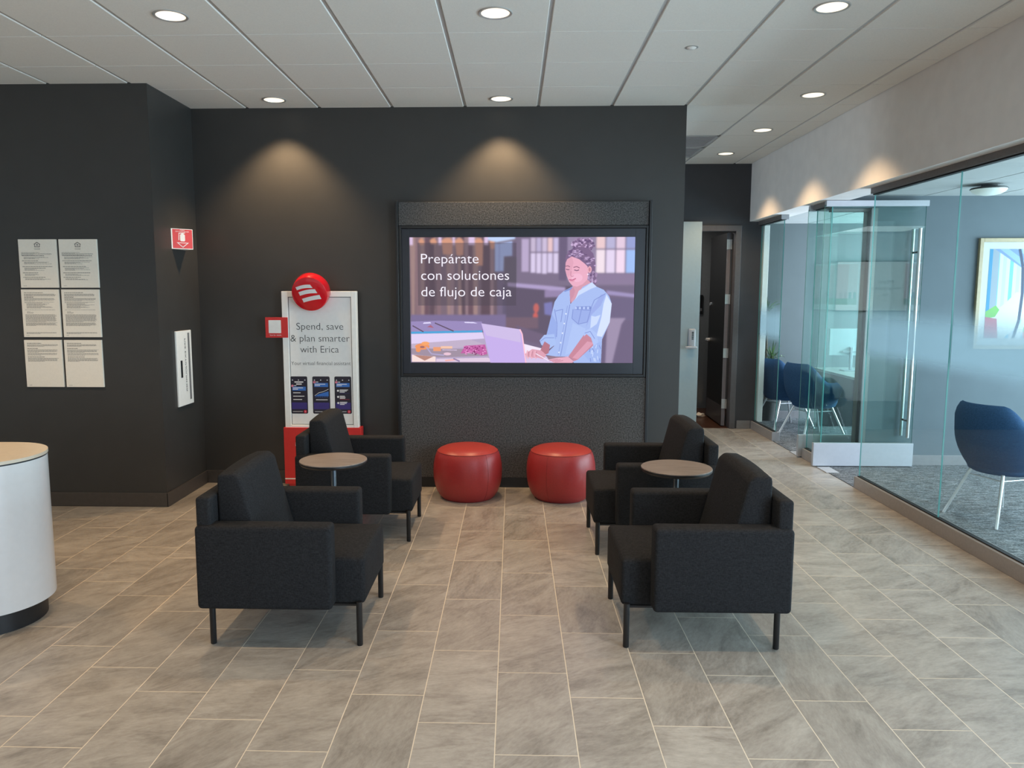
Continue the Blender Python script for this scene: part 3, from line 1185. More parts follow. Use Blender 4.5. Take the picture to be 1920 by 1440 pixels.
# -- blurred workshop behind
pt.map = C_
pt.rect(50, 0, 1000, 880, (100, 82, 90))
bx = 55
while bx < 960:
    wd_ = rnd.uniform(16, 60)
    c = rnd.choice([(142, 116, 120), (96, 72, 80), (126, 100, 104), (84, 66, 74), (150, 122, 116), (112, 94, 104)])
    pt.poly([(bx, 20), (bx + wd_, 20), (bx + wd_ + rnd.uniform(-20, 20), 860), (bx + rnd.uniform(-15, 15), 860)], c)
    bx += wd_
for x0, x1, y1 in ((150, 215, 110), (270, 350, 100), (400, 520, 210), (545, 640, 220), (760, 850, 330), (915, 975, 150)):
    pt.poly([(x0, 60), (x0 + 30, 34), (x1 - 25, 34), (x1, 70), (x1 - 5, y1), (x0 + 15, y1)], (206, 144, 112))
for x0, x1 in ((365, 400), (520, 545), (690, 760), (860, 905), (55, 90)):
    pt.rect(x0, 25, x1, 110, (214, 190, 222))
pt.poly([(900, 25), (1195, 25), (1195, 45), (1000, 80), (905, 60)], (184, 208, 244))
pt.poly([(975, 90), (1165, 65), (1165, 225), (1075, 232), (1070, 390), (975, 395)], (166, 192, 244))
pt.line([(1025, 85), (1022, 392)], 9, (132, 150, 205))
pt.rect(1075, 235, 1215, 520, (92, 86, 100))
pt.poly([(1000, 78), (1200, 48), (1215, 62), (1000, 95)], (110, 98, 108))
pt.rect(60, 860, 1400, 1000, (112, 100, 136))
pt.poly([(1060, 530), (1382, 545), (1382, 900), (1060, 850)], (88, 80, 102))
pt.map = A_
pt.rect(830, 640, 1300, 1010, (84, 74, 92))
pt.rect(905, 318, 1735, 660, (112, 100, 122))
pt.rect(940, 330, 992, 560, (176, 160, 192))
for i in range(5):
    x0 = 1004 + i * 40
    pt.rect(x0, 322, x0 + 34, 420, [(190, 176, 200), (178, 168, 200), (196, 182, 208), (226, 190, 190), (190, 180, 214)][i])
    pt.rect(x0, 428, x0 + 34, 566 + (i % 3) * 4, (210, 198, 226))
pt.rect(1204, 318, 1262, 620, (94, 82, 108))
pt.rect(1262, 318, 1460, 620, (138, 124, 152))
for i, (c1, c2) in enumerate((((228, 196, 196), (236, 220, 226)), ((176, 172, 204), (222, 208, 232)), ((220, 196, 214), (236, 212, 230)), ((140, 152, 200), (150, 184, 236)))):
    x0 = 1464 + i * 70
    pt.rect(x0, 318, x0 + 62, 398, c1)
    pt.rect(x0, 406, x0 + 62, 568, c2)
pt.rect(1420, 575, 1735, 650, (128, 112, 140))
pt.poly([(840, 634), (1250, 668), (1250, 700), (840, 662)], (166, 150, 190))
pt.poly([(1104, 690), (1252, 690), (1240, 736), (1104, 740)], (138, 122, 158))
pt.poly([(1540, 690), (1735, 715), (1735, 740), (1540, 720)], (150, 138, 180))
pt.rect(1500, 742, 1735, 900, (98, 88, 116))
pt.ell(1045, 815, 20, 34, (186, 92, 84))
pt.ell(1040, 872, 18, 26, (196, 88, 80))
pt.poly([(1100, 780), (1160, 770), (1165, 870), (1105, 860)], (112, 112, 168))
pt.rect(830, 880, 1060, 960, (104, 84, 96))
pt.poly([(900, 935), (1120, 1010), (1140, 1090), (940, 1040)], (100, 86, 108))
pt.rect(1500, 900, 1735, 1205, (98, 86, 112))
pt.poly([(1550, 885), (1680, 885), (1650, 930), (1590, 1205), (1540, 1205)], (148, 134, 160))
pt.blur(3)
# translucent caption box
pt.rect(204, 357, 903, 797, (60, 54, 62), 0.45)
# -- bench in front
pt.map = C_
pt.poly([(60, 935), (380, 925), (835, 935), (840, 1030), (60, 1050)], (142, 128, 176))
pt.poly([(200, 945), (270, 940), (280, 955), (190, 960)], (220, 214, 246))
pt.poly([(640, 938), (740, 940), (790, 955), (650, 950)], (220, 214, 246))
pt.poly([(60, 1046), (840, 1030), (840, 1052), (60, 1070)], (64, 156, 208))
pt.poly([(60, 1070), (840, 1052), (1382, 1200), (1382, 1380), (60, 1380)], (172, 158, 186))
pt.poly([(60, 1072), (840, 1054), (860, 1120), (60, 1180)], (216, 202, 234))
pt.poly([(60, 1180), (700, 1130), (880, 1190), (400, 1240), (60, 1230)], (184, 168, 190))
pt.poly([(60, 1230), (880, 1235), (900, 1310), (350, 1330), (60, 1290)], (150, 134, 148))
pt.line([(75, 980), (195, 1048)], 12, (82, 66, 84))
pt.line([(320, 950), (525, 1040)], 12, (82, 66, 84))
pt.poly([(235, 995), (275, 972), (310, 1005)], (160, 92, 110))
pt.ell(180, 1210, 80, 34, (232, 142, 84))
pt.ell(215, 1175, 45, 20, (240, 158, 92))
pt.ell(135, 1245, 28, 26, (232, 140, 80))
pt.rect(300, 1215, 385, 1260, (228, 150, 104))
pt.rect(385, 1205, 510, 1232, (236, 190, 160))
pt.ell(180, 1215, 26, 12, (150, 96, 92))
pt.line([(225, 1215), (280, 1290), (420, 1305)], 13, (168, 160, 196))
pt.line([(400, 1245), (560, 1248)], 8, (206, 190, 216))
pt.ell(455, 1290, 42, 16, (226, 190, 204))
pt.poly([(600, 1285), (650, 1200), (870, 1185), (895, 1290), (830, 1308), (750, 1270)], (184, 84, 150))
for k in range(60):
    pt.ell(rnd.uniform(640, 880), rnd.uniform(1200, 1295), 9, 6, rnd.choice([(226, 150, 200), (128, 36, 96), (208, 112, 176)]))
pt.poly([(65, 1300), (325, 1320), (325, 1378), (65, 1378)], (240, 216, 208))
pt.poly([(80, 1300), (300, 1320), (205, 1365)], (172, 124, 108))
pt.poly([(335, 1345), (900, 1330), (990, 1378), (330, 1378)], (216, 196, 214))
pt.line([(430, 1365), (560, 1350)], 16, (236, 168, 160))
pt.line([(520, 1340), (590, 1372)], 16, (140, 122, 160))
# laptop
pt.map = A_
pt.poly([(950, 1068), (1120, 1110), (1120, 1150), (960, 1150)], (236, 226, 240))
pt.poly([(655, 924), (930, 966), (944, 984), (976, 1205), (720, 1205)], (190, 168, 226))
pt.poly([(655, 924), (930, 966), (938, 1060), (690, 1010)], (198, 182, 222))
pt.line([(930, 966), (946, 1000), (974, 1205)], 9, (248, 190, 206))
pt.poly([(975, 1150), (1150, 1160), (1300, 1205), (978, 1205)], (206, 190, 222))
# -- woman
pt.map = B_
SH, SHd, SHl = (158, 182, 232), (116, 136, 200), (196, 214, 246)
hair = (112, 88, 122)
for k in range(120):
    a = rnd.uniform(0, 2 * PI)
    rr = rnd.uniform(0, 1) ** 0.5
    pt.ell(600 + 118 * rr * math.cos(a), 108 + 68 * rr * math.sin(a), 15, 13, rnd.choice([hair, (94, 70, 108), (150, 124, 160), (196, 168, 206), (128, 100, 134)]))
pt.poly([(405, 300), (420, 220), (470, 160), (560, 130), (650, 140), (710, 200), (735, 300), (730, 400), (755, 500), (735, 540), (690, 510), (640, 400), (560, 290), (470, 240), (425, 262)], hair)
for k in range(70):
    t_ = rnd.uniform(0, 1)
    pt.ell(460 + 250 * t_ + rnd.uniform(-30, 30), 180 + 120 * t_ * t_ + rnd.uniform(-30, 45), 15, 7, rnd.choice([(94, 70, 108), (150, 124, 160), (186, 160, 200), (120, 96, 130)]))
for k in range(24):
    pt.ell(rnd.uniform(660, 750), rnd.uniform(400, 520), 12, 16, rnd.choice([(94, 70, 108), (150, 124, 160), (176, 150, 188)]))
pt.poly([(495, 545), (640, 470), (700, 520), (600, 640), (520, 700), (480, 740), (470, 620)], (206, 148, 164))       # neck
pt.poly([(415, 300), (432, 262), (480, 232), (560, 262), (622, 310), (652, 340), (660, 420), (650, 480), (600, 530), (540, 556), (490, 545), (455, 505), (428, 440), (412, 380)], (228, 166, 186))  # face
pt.poly([(415, 300), (432, 262), (480, 232), (500, 300), (470, 420), (440, 460), (412, 380)], (218, 156, 176))
pt.ell(540, 460, 60, 46, (236, 178, 200))
pt.ell(674, 372, 22, 36, (226, 166, 176))
pt.ell(674, 372, 11, 22, (186, 120, 136))
pt.ell(655, 425, 8, 8, (246, 226, 240))
pt.line([(416, 336), (440, 332), (462, 344)], 8, (132, 86, 108))
pt.line([(500, 350), (535, 340), (566, 356)], 9, (132, 86, 108))
pt.line([(418, 368), (442, 374), (456, 372)], 8, (98, 64, 92))
pt.line([(508, 376), (536, 384), (560, 376)], 9, (98, 64, 92))
pt.line([(476, 390), (470, 436), (484, 448), (504, 440)], 7, (190, 124, 148))
pt.line([(454, 480), (488, 486), (528, 468)], 10, (182, 84, 118))
pt.line([(462, 492), (490, 500), (515, 488)], 7, (214, 132, 156))
# shirt body
pt.poly([(500, 552), (400, 602), (345, 650), (300, 720), (270, 850), (240, 1000), (215, 1080), (300, 1200), (230, 1270), (215, 1300), (330, 1318), (440, 1318), (520, 1386), (812, 1386), (820, 1130), (900, 940), (918, 740), (890, 660), (830, 590), (752, 556), (700, 508), (600, 560), (520, 690), (470, 745), (462, 600)], SH)
pt.poly([(490, 560), (400, 604), (410, 612), (468, 590), (470, 690)], SHd)
pt.poly([(478, 700), (470, 745), (462, 600), (500, 556), (520, 600), (505, 660)], (196, 136, 156))
pt.poly([(700, 508), (752, 556), (690, 580), (640, 552)], SHl)
pt.poly([(640, 552), (690, 580), (560, 650), (520, 700), (560, 600)], SHl)
pt.poly([(860, 640), (918, 740), (900, 940), (820, 1100), (760, 1090), (810, 880), (830, 740)], (206, 222, 248))
pt.poly([(800, 640), (850, 640), (800, 760), (700, 860), (660, 960), (640, 1000), (690, 820)], (146, 166, 224))
pt.poly([(700, 870), (740, 880), (800, 860), (760, 960), (690, 1010)], SHl)
pt.poly([(500, 800), (700, 780), (655, 940), (560, 962), (490, 900)], (146, 168, 224))
for pl in ([(500, 800), (490, 900), (560, 962), (655, 940), (700, 780)], [(530, 775), (690, 770), (690, 812), (520, 800)], [(590, 810), (560, 955)], [(310, 820), (390, 800), (370, 940)], [(466, 750), (440, 900), (400, 1150), (370, 1310)], [(850, 630), (730, 700), (690, 800)], [(300, 800), (330, 960), (325, 1100)]):
    pt.line(pl, 7, SHd)
pt.line([(440, 760), (410, 950), (370, 1150), (345, 1300)], 4, SHd)
for k in range(5):
    pt.ell(425 - k * 18, 850 + k * 105, 8, 8, (226, 236, 252))
for k in range(8):
    pt.rect(525 + k * 22, 775, 537 + k * 22, 800, (108, 128, 192) if k % 2 else (186, 204, 244))
pt.poly([(270, 850), (330, 960), (320, 1120), (260, 1190), (215, 1080)], (142, 166, 224))
pt.poly([(500, 950), (640, 1010), (600, 1150), (480, 1280), (420, 1300)], (166, 190, 236))
pt.poly([(690, 1200), (812, 1150), (812, 1386), (700, 1386), (620, 1290)], (150, 176, 230))
for k in range(14):
    x0 = rnd.uniform(690, 800)
    y0 = rnd.uniform(1160, 1340)
    pt.line([(x0, y0), (x0 + rnd.uniform(-10, 20), y0 + 40)], 8, rnd.choice([SHl, SHd]))
# sleeves rolled + arms
pt.poly([(140, 1140), (190, 1080), (300, 1070), (320, 1180), (250, 1230), (160, 1190)], (160, 186, 234))
pt.line([(150, 1150), (200, 1110), (300, 1110)], 6, SHd)
pt.poly([(195, 1150), (255, 1190), (240, 1280), (170, 1310), (140, 1270)], (172, 108, 120))
pt.poly([(60, 1235), (160, 1250), (215, 1300), (180, 1345), (120, 1330), (60, 1330), (0, 1320), (-20, 1290)], (214, 152, 168))
for x0 in (-10, 30, 75):
    pt.line([(x0 + 20, 1250), (x0 + 10, 1300), (x0 + 30, 1340)], 16, (228, 170, 184))
    pt.line([(x0 + 34, 1260), (x0 + 26, 1320)], 4, (150, 88, 104))
pt.poly([(620, 1080), (680, 1060), (745, 1150), (720, 1200), (560, 1350), (510, 1370), (460, 1310)], (192, 126, 142))
pt.poly([(660, 1150), (735, 1165), (560, 1345), (500, 1330)], (212, 150, 168))
pt.poly([(620, 1040), (690, 1005), (760, 1060), (780, 1160), (730, 1200), (700, 1110), (650, 1070), (625, 1095)], (166, 190, 238))
pt.line([(630, 1060), (690, 1040), (740, 1120)], 7, SHd)
pt.poly([(240, 1350), (330, 1325), (460, 1315), (520, 1360), (500, 1386), (300, 1386)], (224, 164, 182))
for k in range(3):
    pt.line([(250 + k * 30, 1362 + k * 8), (340 + k * 30, 1344 + k * 8)], 5, (172, 108, 126))
pt.line([(460, 1318), (515, 1362)], 9, (160, 120, 140))
pt.line([(100, 1285), (240, 1362)], 9, (236, 226, 240))
pt.poly([(215, 1310), (440, 1322), (330, 1330), (240, 1350)], (140, 110, 122))
pt.a = pt.a * 0.91 + np.array([206, 184, 232]) * 0.09
scr_img = pt.image('screen_picture')

m_, nt_, b_ = new_mat('screen_glow')
setp(b_, (0.0, 0.0, 0.0), 0.35, 0, 0.2)
g_ = G(nt_)
tx = g_.n('ShaderNodeTexImage')
tx.image = scr_img
tx.extension = 'EXTEND'
uvn = g_.n('ShaderNodeUVMap')
nt_.links.new(uvn.outputs[0], tx.inputs[0])
nt_.links.new(tx.outputs[0], b_.inputs['Emission Color'])
b_.inputs['Emission Strength'].default_value = 1.12
MAT['screen_glow'] = m_
MAT['caption'] = simple('caption', (0, 0, 0), 0.5, var=0, emit=(0.94, 0.90, 1.0), estr=1.0)


def image_quad(name, x0, x1, z0, z1, y, mat, parent):
    bm = B()
    uv = bm.loops.layers.uv.new('UVMap')
    f = bm.faces.new([bm.verts.new(p) for p in ((x0, y, z0), (x1, y, z0), (x1, y, z1), (x0, y, z1))])
    for l, c in zip(f.loops, ((0, 0), (1, 0), (1, 1), (0, 1))):
        l[uv].uv = c
    return obj(name, bm, mat, parent)


scr = image_quad('screen', SX0, SX1, SZ0, SZ1, FY + 0.022, 'screen_glow', tv)


def sx(px):
    return SX0 + (px - 148) / 1587 * (SX1 - SX0)


def sz(py):
    return SZ1 - (py - 318) / 887 * (SZ1 - SZ0)


for s_, x0, x1, base in (('Prepárate', 228, 636, 500), ('con soluciones', 228, 852, 616), ('de flujo de caja', 228, 870, 732)):
    bm = B()
    text_bm(bm, s_, lambda u, v, d: (u, FY + 0.0205, v), (sx(x0), sx(x1), sz(base), 72 / 887 * (SZ1 - SZ0)), -0.006)
    obj('caption_line', bm, 'caption', scr)

# ================================================================== NOTICE PLATES ON THE LEFT WALL
random.seed(11)


def notice(x0, z1, label, logo, lines, wdt=0.293, hgt=0.364):
    y = 5.8026
    n = thing('notice_plate', label, 'notice', (x0 + wdt / 2, y, z1 - hgt / 2), 'six notice plates on the dark wall')
    bm = B()
    box(bm, x0, x0 + wdt, y - 0.016, y, z1 - hgt, z1, 0.0015, 1)
    obj('plate', bm, 'paper', n)
    bm, bf = B(), B()
    yp = y - 0.0165
    for kind, v, ind, ln in lines:      # fraction from the top, indent, length
        zz = z1 - v * hgt
        x = x0 + wdt * ind
        xe = x0 + wdt * min(0.93, ind + ln)
        while x < xe - 0.004:
            wd = random.uniform(0.006, 0.022)
            e = min(x + wd, xe)
            slab_xz(bf if v > 0.88 else bm, [(x, zz), (e, zz), (e, zz + (0.0036 if kind == 'b' else 0.0026)), (x, zz + (0.0036 if kind == 'b' else 0.0026))], yp, y - 0.016, 0 if kind == 'b' else 1)
            x = e + 0.0028
    obj('printed_text', bm, ['ink', 'ink_grey'], n)
    obj('footer_text', bf, ['ink', 'ink_grey'], n)
    if logo:
        bm = B()
        cx, cz = x0 + wdt * 0.5, z1 - 0.105 * hgt
        k = 0.024
        # house outline
        for pts in ([(-1, 0.1), (0, 0.75), (1, 0.1), (1, -0.12), (0, 0.5), (-1, -0.12)],
                    [(-0.85, 0.0), (-0.68, 0.0), (-0.68, -0.85), (-0.85, -0.85)], [(0.68, 0.0), (0.85, 0.0), (0.85, -0.85), (0.68, -0.85)],
                    [(-0.85, -0.68), (0.85, -0.68), (0.85, -0.85), (-0.85, -0.85)],
                    [(-0.32, 0.08), (0.32, 0.08), (0.32, -0.10), (-0.32, -0.10)], [(-0.32, -0.24), (0.32, -0.24), (0.32, -0.42), (-0.32, -0.42)]):
            slab_xz(bm, [(cx + a * k, cz + b * k) for a, b in pts], yp, y - 0.016)
        for i_, tx_ in enumerate(('EQUAL HOUSING', 'LENDER')):
            text_bm(bm, tx_, lambda u, v, d: (u, yp, v), (cx - 0.022, cx + 0.022, cz - 0.032 - i_ * 0.008, 0.0055), 0.0)
        obj('house_emblem', bm, 'ink', n)


def para(v0, v1, step, ind=0.08, ln=0.84, kind='t'):
    out = []
    v = v0
    while v < v1:
        out.append((kind, v, ind, ln * random.uniform(0.92, 1.0)))
        v += step
    if out:
        k, v, i, l = out[-1]
        out[-1] = (k, v, i, l * random.uniform(0.3, 0.8))
    return out


def top_lines():
    o = para(0.275, 0.30, 0.02, 0.07, 0.5) + para(0.30, 0.335, 0.014, 0.07, 0.84)
    for a, n_ in ((0.355, 4), (0.46, 4), (0.58, 5), (0.71, 3), (0.80, 3)):
        o += [('b', a - 0.012, 0.08, random.uniform(0.4, 0.8))]
        o += [('t', a + 0.013 * (i + 1), 0.13, random.uniform(0.25, 0.75)) for i in range(n_)]
    return o + [('t', 0.965, 0.07, 0.09)]


def mid_lines():
    o = [('b', 0.075, 0.08, 0.5)] + para(0.10, 0.155, 0.013) + [('b', 0.172, 0.08, 0.24)] + para(0.19, 0.25, 0.013)
    o += para(0.27, 0.285, 0.014) + [('t', 0.30 + 0.0135 * i, 0.13, random.uniform(0.35, 0.75)) for i in range(8)]
    o += [('t', 0.43, 0.08, 0.8), ('t', 0.47, 0.13, 0.1), ('t', 0.485, 0.13, 0.18), ('t', 0.50, 0.13, 0.16)]
    o += para(0.53, 0.68, 0.0125) + para(0.70, 0.77, 0.0125) + para(0.905, 0.94, 0.013) + [('t', 0.965, 0.07, 0.09)]
    return o


def low_lines():
    o = [('b', 0.075, 0.08, 0.38)] + para(0.10, 0.15, 0.013) + [('b', 0.185, 0.08, 0.28)] + para(0.21, 0.27, 0.013)
    o += para(0.285, 0.33, 0.014) + [('b', 0.365, 0.08, 0.45)] + para(0.39, 0.46, 0.013) + [('t', 0.965, 0.07, 0.09)]
    return o


LB = ['white notice plate with house emblem, farther from the extinguisher sign', 'white notice plate with house emblem, nearer the extinguisher sign',
      'densely printed white notice plate in the middle row, outer column', 'densely printed white notice plate in the middle row, nearer the wall corner',
      'half empty white notice plate in the bottom row, outer column', 'half empty white notice plate in the bottom row, nearer the wall corner']
k = 0
for r_, (zt, fn, lg) in enumerate(((2.076, top_lines, True), (1.699, mid_lines, False), (1.313, low_lines, False))):
    for c_ in range(2):
        notice(-3.757 + c_ * 0.312 - r_ * 0.004, zt, LB[k], lg, fn())
        k += 1

# --- fire extinguisher sign (projects from the wall as a V) and cabinet
XW = -2.715
fs = thing('extinguisher_sign', 'red projecting fire extinguisher sign with white arrow above the wall cabinet', 'sign', (XW, 6.24, 2.1))
za, zb = 2.022, 2.182
A = Vector((XW, 6.095))
Bp = Vector((XW + 0.118, 6.225))
Cp = Vector((XW, 6.355))
bm = B()
prism(bm, [(A.x, A.y), (Bp.x, Bp.y), (Cp.x, Cp.y)], 'z', za, zb)
obj('body', bm, 'sign_white', fs)


def sign_face(P, Q, nm):
    d = (Q - P)
    L = d.length
    d = d / L
    nrm = Vector((d.y, -d.x))
    if nrm.x < 0:
        nrm = -nrm

    def to3(u, v, dd):
        q = P + d * u + nrm * dd
        return (q.x, q.y, v)
    bm = B()

    def pp(pts, lay, mi):
        flat_poly(bm, [to3(u, v, 0.0006 + 0.0005 * lay) for u, v in pts], mi)
    h_ = zb - za
    pp([(0.010, za + 0.006), (L - 0.004, za + 0.006), (L - 0.004, zb - 0.004), (0.010, zb - 0.004)], 0, 0)
    c = L * 0.52
    pp(rrect(c - 0.020, c + 0.020, za + 0.062, za + 0.118, 0.010), 1, 1)
    pp([(c - 0.010, za + 0.118), (c + 0.010, za + 0.118), (c + 0.010, za + 0.126), (c - 0.010, za + 0.126)], 1, 1)
    pp([(c - 0.030, za + 0.122), (c + 0.022, za + 0.126), (c + 0.022, za + 0.131), (c - 0.030, za + 0.128)], 1, 1)
    pp([(c - 0.034, za + 0.07), (c - 0.028, za + 0.07), (c - 0.026, za + 0.128), (c - 0.031, za + 0.128)], 1, 1)
    pp([(c - 0.050, za + 0.052), (c + 0.050, za + 0.052), (c, za + 0.012)], 1, 1)
    pp([(c - 0.036, za + 0.047), (c + 0.036, za + 0.047), (c, za + 0.019)], 2, 0)
    text_bm(bm, 'FIRE', lambda u, v, dd: to3(u, v, 0.0012), (c - 0.018, c + 0.018, zb - 0.014, 0.009), 0.0, mi=1)
    text_bm(bm, 'EXTINGUISHER', lambda u, v, dd: to3(u, v, 0.0012), (c - 0.055, c + 0.055, zb - 0.026, 0.009), 0.0, mi=1)
    obj(nm, bm, ['sign_red', 'text_white'], fs)


sign_face(A, Bp, 'printed_face')
sign_face(Bp, Cp, 'printed_face')

fc = thing('extinguisher_cabinet', 'cream fire extinguisher cabinet door let into the dark wall', 'cabinet', (XW, 6.21, 1.06))
bm = B()
box(bm, XW, XW + 0.014, 6.065, 6.352, 0.752, 1.366, 0.003, 2)
obj('door', bm, 'sign_white', fc)
bm = B()
box(bm, XW + 0.0142, XW + 0.0150, 6.278, 6.312, 0.79, 1.345)
obj('glass_slot', bm, 'base_grey', fc)
bm = B()
box(bm, XW + 0.0140, XW + 0.0175, 6.125, 6.155, 0.985, 1.125, 0.001, 1)
obj('pull_handle', bm, 'black_satin', fc)
bm = B()
text_bm(bm, 'FIRE EXTINGUISHER', lambda u, v, d: (XW + 0.0148, 6.235 - v, 1.30 - u), (0.0, 0.44, 0.0, 0.024), 0.0)
obj('lettering', bm, 'text_dark', fc)

# ================================================================== POSTER STAND
PY = 6.45
ps = thing('poster_stand', 'white framed poster stand on a red base with a round red badge', 'poster stand', (-1.64, PY + 0.05, 0))
bm = B()
frame_xz(bm, -1.958, -1.325, 0.515, 1.688, -1.905, -1.368, 0.545, 1.640, PY, PY + 0.075, 0.004)
obj('frame', bm, 'sign_white', ps)
bm = B()
frame_xz(bm, -1.907, -1.366, 0.543, 1.642, -1.899, -1.374, 0.551, 1.634, PY + 0.014, PY + 0.05, 0)
obj('recess_shadow_gap', bm, 'base_grey', ps)
bm = B()
box(bm, -1.899, -1.374, PY + 0.012, PY + 0.05, 0.551, 1.634)
po = obj('poster_panel', bm, 'poster', ps)
yp = PY + 0.0112
for s_, x0, x1, base, cap, wt in (('Spend, save', -1.84, -1.44, 1.363, 0.062, -0.012), ('& plan smarter', -1.893, -1.388, 1.262, 0.062, -0.012),
                                  ('with Erica', -1.812, -1.483, 1.168, 0.062, -0.012), ('Your virtual financial assistant', -1.893, -1.384, 1.062, 0.032, -0.010)):
    bm = B()
    text_bm(bm, s_, lambda u, v, d: (u, yp, v), (x0, x1, base, cap), wt)
    obj('lettering', bm, 'text_dark', po)


def phone(x0, x1, z0, z1, kind):
    bm = B()
    ms_ = ['black_satin', 'navy', 'violet', 'ui_blue', 'text_white', 'ui_pink', 'ui_red']
    w_, h_ = x1 - x0, z1 - z0

    def sh(pts, lay, mi):
        slab_xz(bm, pts, yp - 0.0004 * lay, yp + 0.0008, mi)

    def R(u0, u1, v0, v1):
        return [(x0 + u0 * w_, z1 - v1 * h_), (x0 + u1 * w_, z1 - v1 * h_), (x0 + u1 * w_, z1 - v0 * h_), (x0 + u0 * w_, z1 - v0 * h_)]
    sh(rrect(x0, x1, z0, z1, 0.012), 1, 0)
    sh(rrect(x0 + .005, x1 - .005, z0 + .005, z1 - .005, 0.009), 2, 1)
    sh(R(0.05, 0.95, 0.70, 0.88), 3, 2)
    for u in (0.12, 0.48, 0.86):
        sh(R(u - .03, u + .03, 0.085, 0.11), 3, 4)

    def tl(u0, u1, v, mi=4, t_=0.018):
        sh(R(u0, u1, v, v + t_), 5, mi)
    if kind == 0:
        tl(0.24, 0.76, 0.135, 4, 0.03)
        tl(0.34, 0.66, 0.19, 4, 0.03)
        top = 0.275
    else:
        top = 0.175
    sh(circ(x0 + 0.11 * w_, z1 - (top - 0.02) * h_, 0.011), 4, 5)
    tl(0.2, 0.34, top - 0.035)
    sh(R(0.10, 0.90, top, top + 0.105), 4, 3)
    tl(0.13, 0.74, top + 0.022)
    tl(0.13, 0.44, top + 0.060)
    if kind == 0:
        for q, u in enumerate((0.58, 0.80, 0.66)):
            tl(0.14, u, 0.43 + q * 0.09)
    elif kind == 1:
        sh([(x0 + .12 * w_, z1 - .53 * h_), (x0 + .92 * w_, z1 - .53 * h_), (x0 + .92 * w_, z1 - .40 * h_), (x0 + .36 * w_, z1 - .47 * h_)], 4, 3)
        for (a, b_), (c, d) in (((.12, .52), (.36, .44)), ((.36, .44), (.60, .415)), ((.60, .415), (.92, .345))):
            sh([(x0 + a * w_, z1 - b_ * h_), (x0 + c * w_, z1 - d * h_), (x0 + c * w_, z1 - (d - .012) * h_), (x0 + a * w_, z1 - (b_ - .012) * h_)], 5, 4)
        for q in range(6):
            tl(0.14 + q * 0.13, 0.22 + q * 0.13, 0.548, 3, 0.008)
        tl(0.18, 0.86, 0.615)
    else:
        for q in range(3):
            v = 0.35 + q * 0.165
            sh(circ(x0 + 0.20 * w_, z1 - (v + 0.03) * h_, 0.009), 4, 4)
            tl(0.30, 0.30 + (0.5, 0.3, 0.44)[q], v)
            tl(0.30, 0.30 + (0.42, 0.34, 0.4)[q], v + 0.03)
            tl(0.30, 0.30 + (0.3, 0.32, 0.28)[q], v + 0.06)
            tl(0.30, 0.88, v + 0.095, 6 if q == 1 else 2, 0.006)
    tl(0.10, 0.68, 0.938, 4, 0.010)
    sh(circ(x0 + 0.84 * w_, z1 - 0.943 * h_, 0.014), 4, 6)
    sh(R(0.825, 0.855, 0.93, 0.956), 5, 4)
    obj('phone_picture', bm, ms_, po)


for q, (x0, x1) in enumerate(((-1.908 + 0.003, -1.760), (-1.716, -1.567), (-1.526, -1.382))):
    phone(x0, x1, 0.642, 0.964, q)
# red base
bm = B()
box(bm, -1.972, -1.302, PY - 0.012, PY + 0.10, 0.028, 0.524, 0.004, 2)
rb = obj('base', bm, 'sign_red', ps)
bm = B()
slab_xz(bm, [(-1.97, 0.070), (-1.304, 0.070), (-1.304, 0.080), (-1.97, 0.080)], PY - 0.0135, PY - 0.011)
obj('stripe', bm, 'text_white', rb)
for s_, x0, x1, base in (('Se', -1.838, -1.792, 0.412), ('in', -1.872, -1.836, 0.362)):
    bm = B()
    text_bm(bm, s_, lambda u, v, d: (u, PY - 0.0128, v), (x0, x1, base, 0.036), 0.0)
    obj('lettering', bm, 'text_white', rb)
bm = B()
box(bm, -1.94, -1.33, PY + 0.005, PY + 0.09, 0.0, 0.030)
obj('foot', bm, 'sign_red', ps)
# red side tab (its printed code is left blank)
bm = B()
box(bm, -2.100, -1.908, PY - 0.006, PY, 1.296, 1.468, 0.001, 1)
tb = obj('side_tab', bm, 'sign_red', ps)
bm = B()
slab_xz(bm, rrect(-2.072, -1.966, 1.334, 1.444, 0.004), PY - 0.0068, PY - 0.005)
obj('blank_square', bm, 'poster', tb)
bm = B()
text_bm(bm, 'Scan for details', lambda u, v, d: (u, PY - 0.0066, v), (-2.064, -1.966, 1.313, 0.011), 0.0)
obj('lettering', bm, 'text_white', tb)
# round badge, tilted a little downward
mt = Matrix.Translation((-1.692, PY - 0.055, 1.678)) @ Matrix.Rotation(math.radians(20), 4, 'X') @ Matrix.Rotation(math.radians(90), 4, 'X')
bm = B()
lathe(bm, [(0, -0.055), (0.150, -0.055), (0.156, -0.045), (0.153, 0.02), (0.147, 0.045), (0.125, 0.056), (0.07, 0.064), (0, 0.066)], 0, 0, 56)
bmesh.ops.transform(bm, matrix=mt, verts=bm.verts)
bdg = obj('badge', bm, 'gloss_red', ps, True)
bm = B()


def stripe(x0, z0, x1, z1, w0, bow, cut):
    top, bot = [], []
    n = 12
    for i in range(n + 1):
        t_ = i / n
        x = x0 + (x1 - x0) * t_
        z = z0 + (z1 - z0) * t_ + bow * math.sin(PI * t_ * 0.9)
        top.append((x + 0.006 * t_ * 0, z + w0 / 2))
        bot.append((x + (0.012 if i == 0 else 0) + cut * t_ * (1 if i == n else 0), z - w0 / 2))
    pts = top + bot[::-1]
    t = bmesh.new()
    vs = []
    for a, b_ in pts:
        r2 = math.hypot(a, b_)
        hz = 0.0668 - 0.0095 * (r2 / 0.125) ** 2
        vs.append(t.verts.new((a, b_, hz + 0.0006)))
    t.faces.new(vs)
    bmesh.ops.triangulate(t, faces=t.faces)
    merge(bm, t)


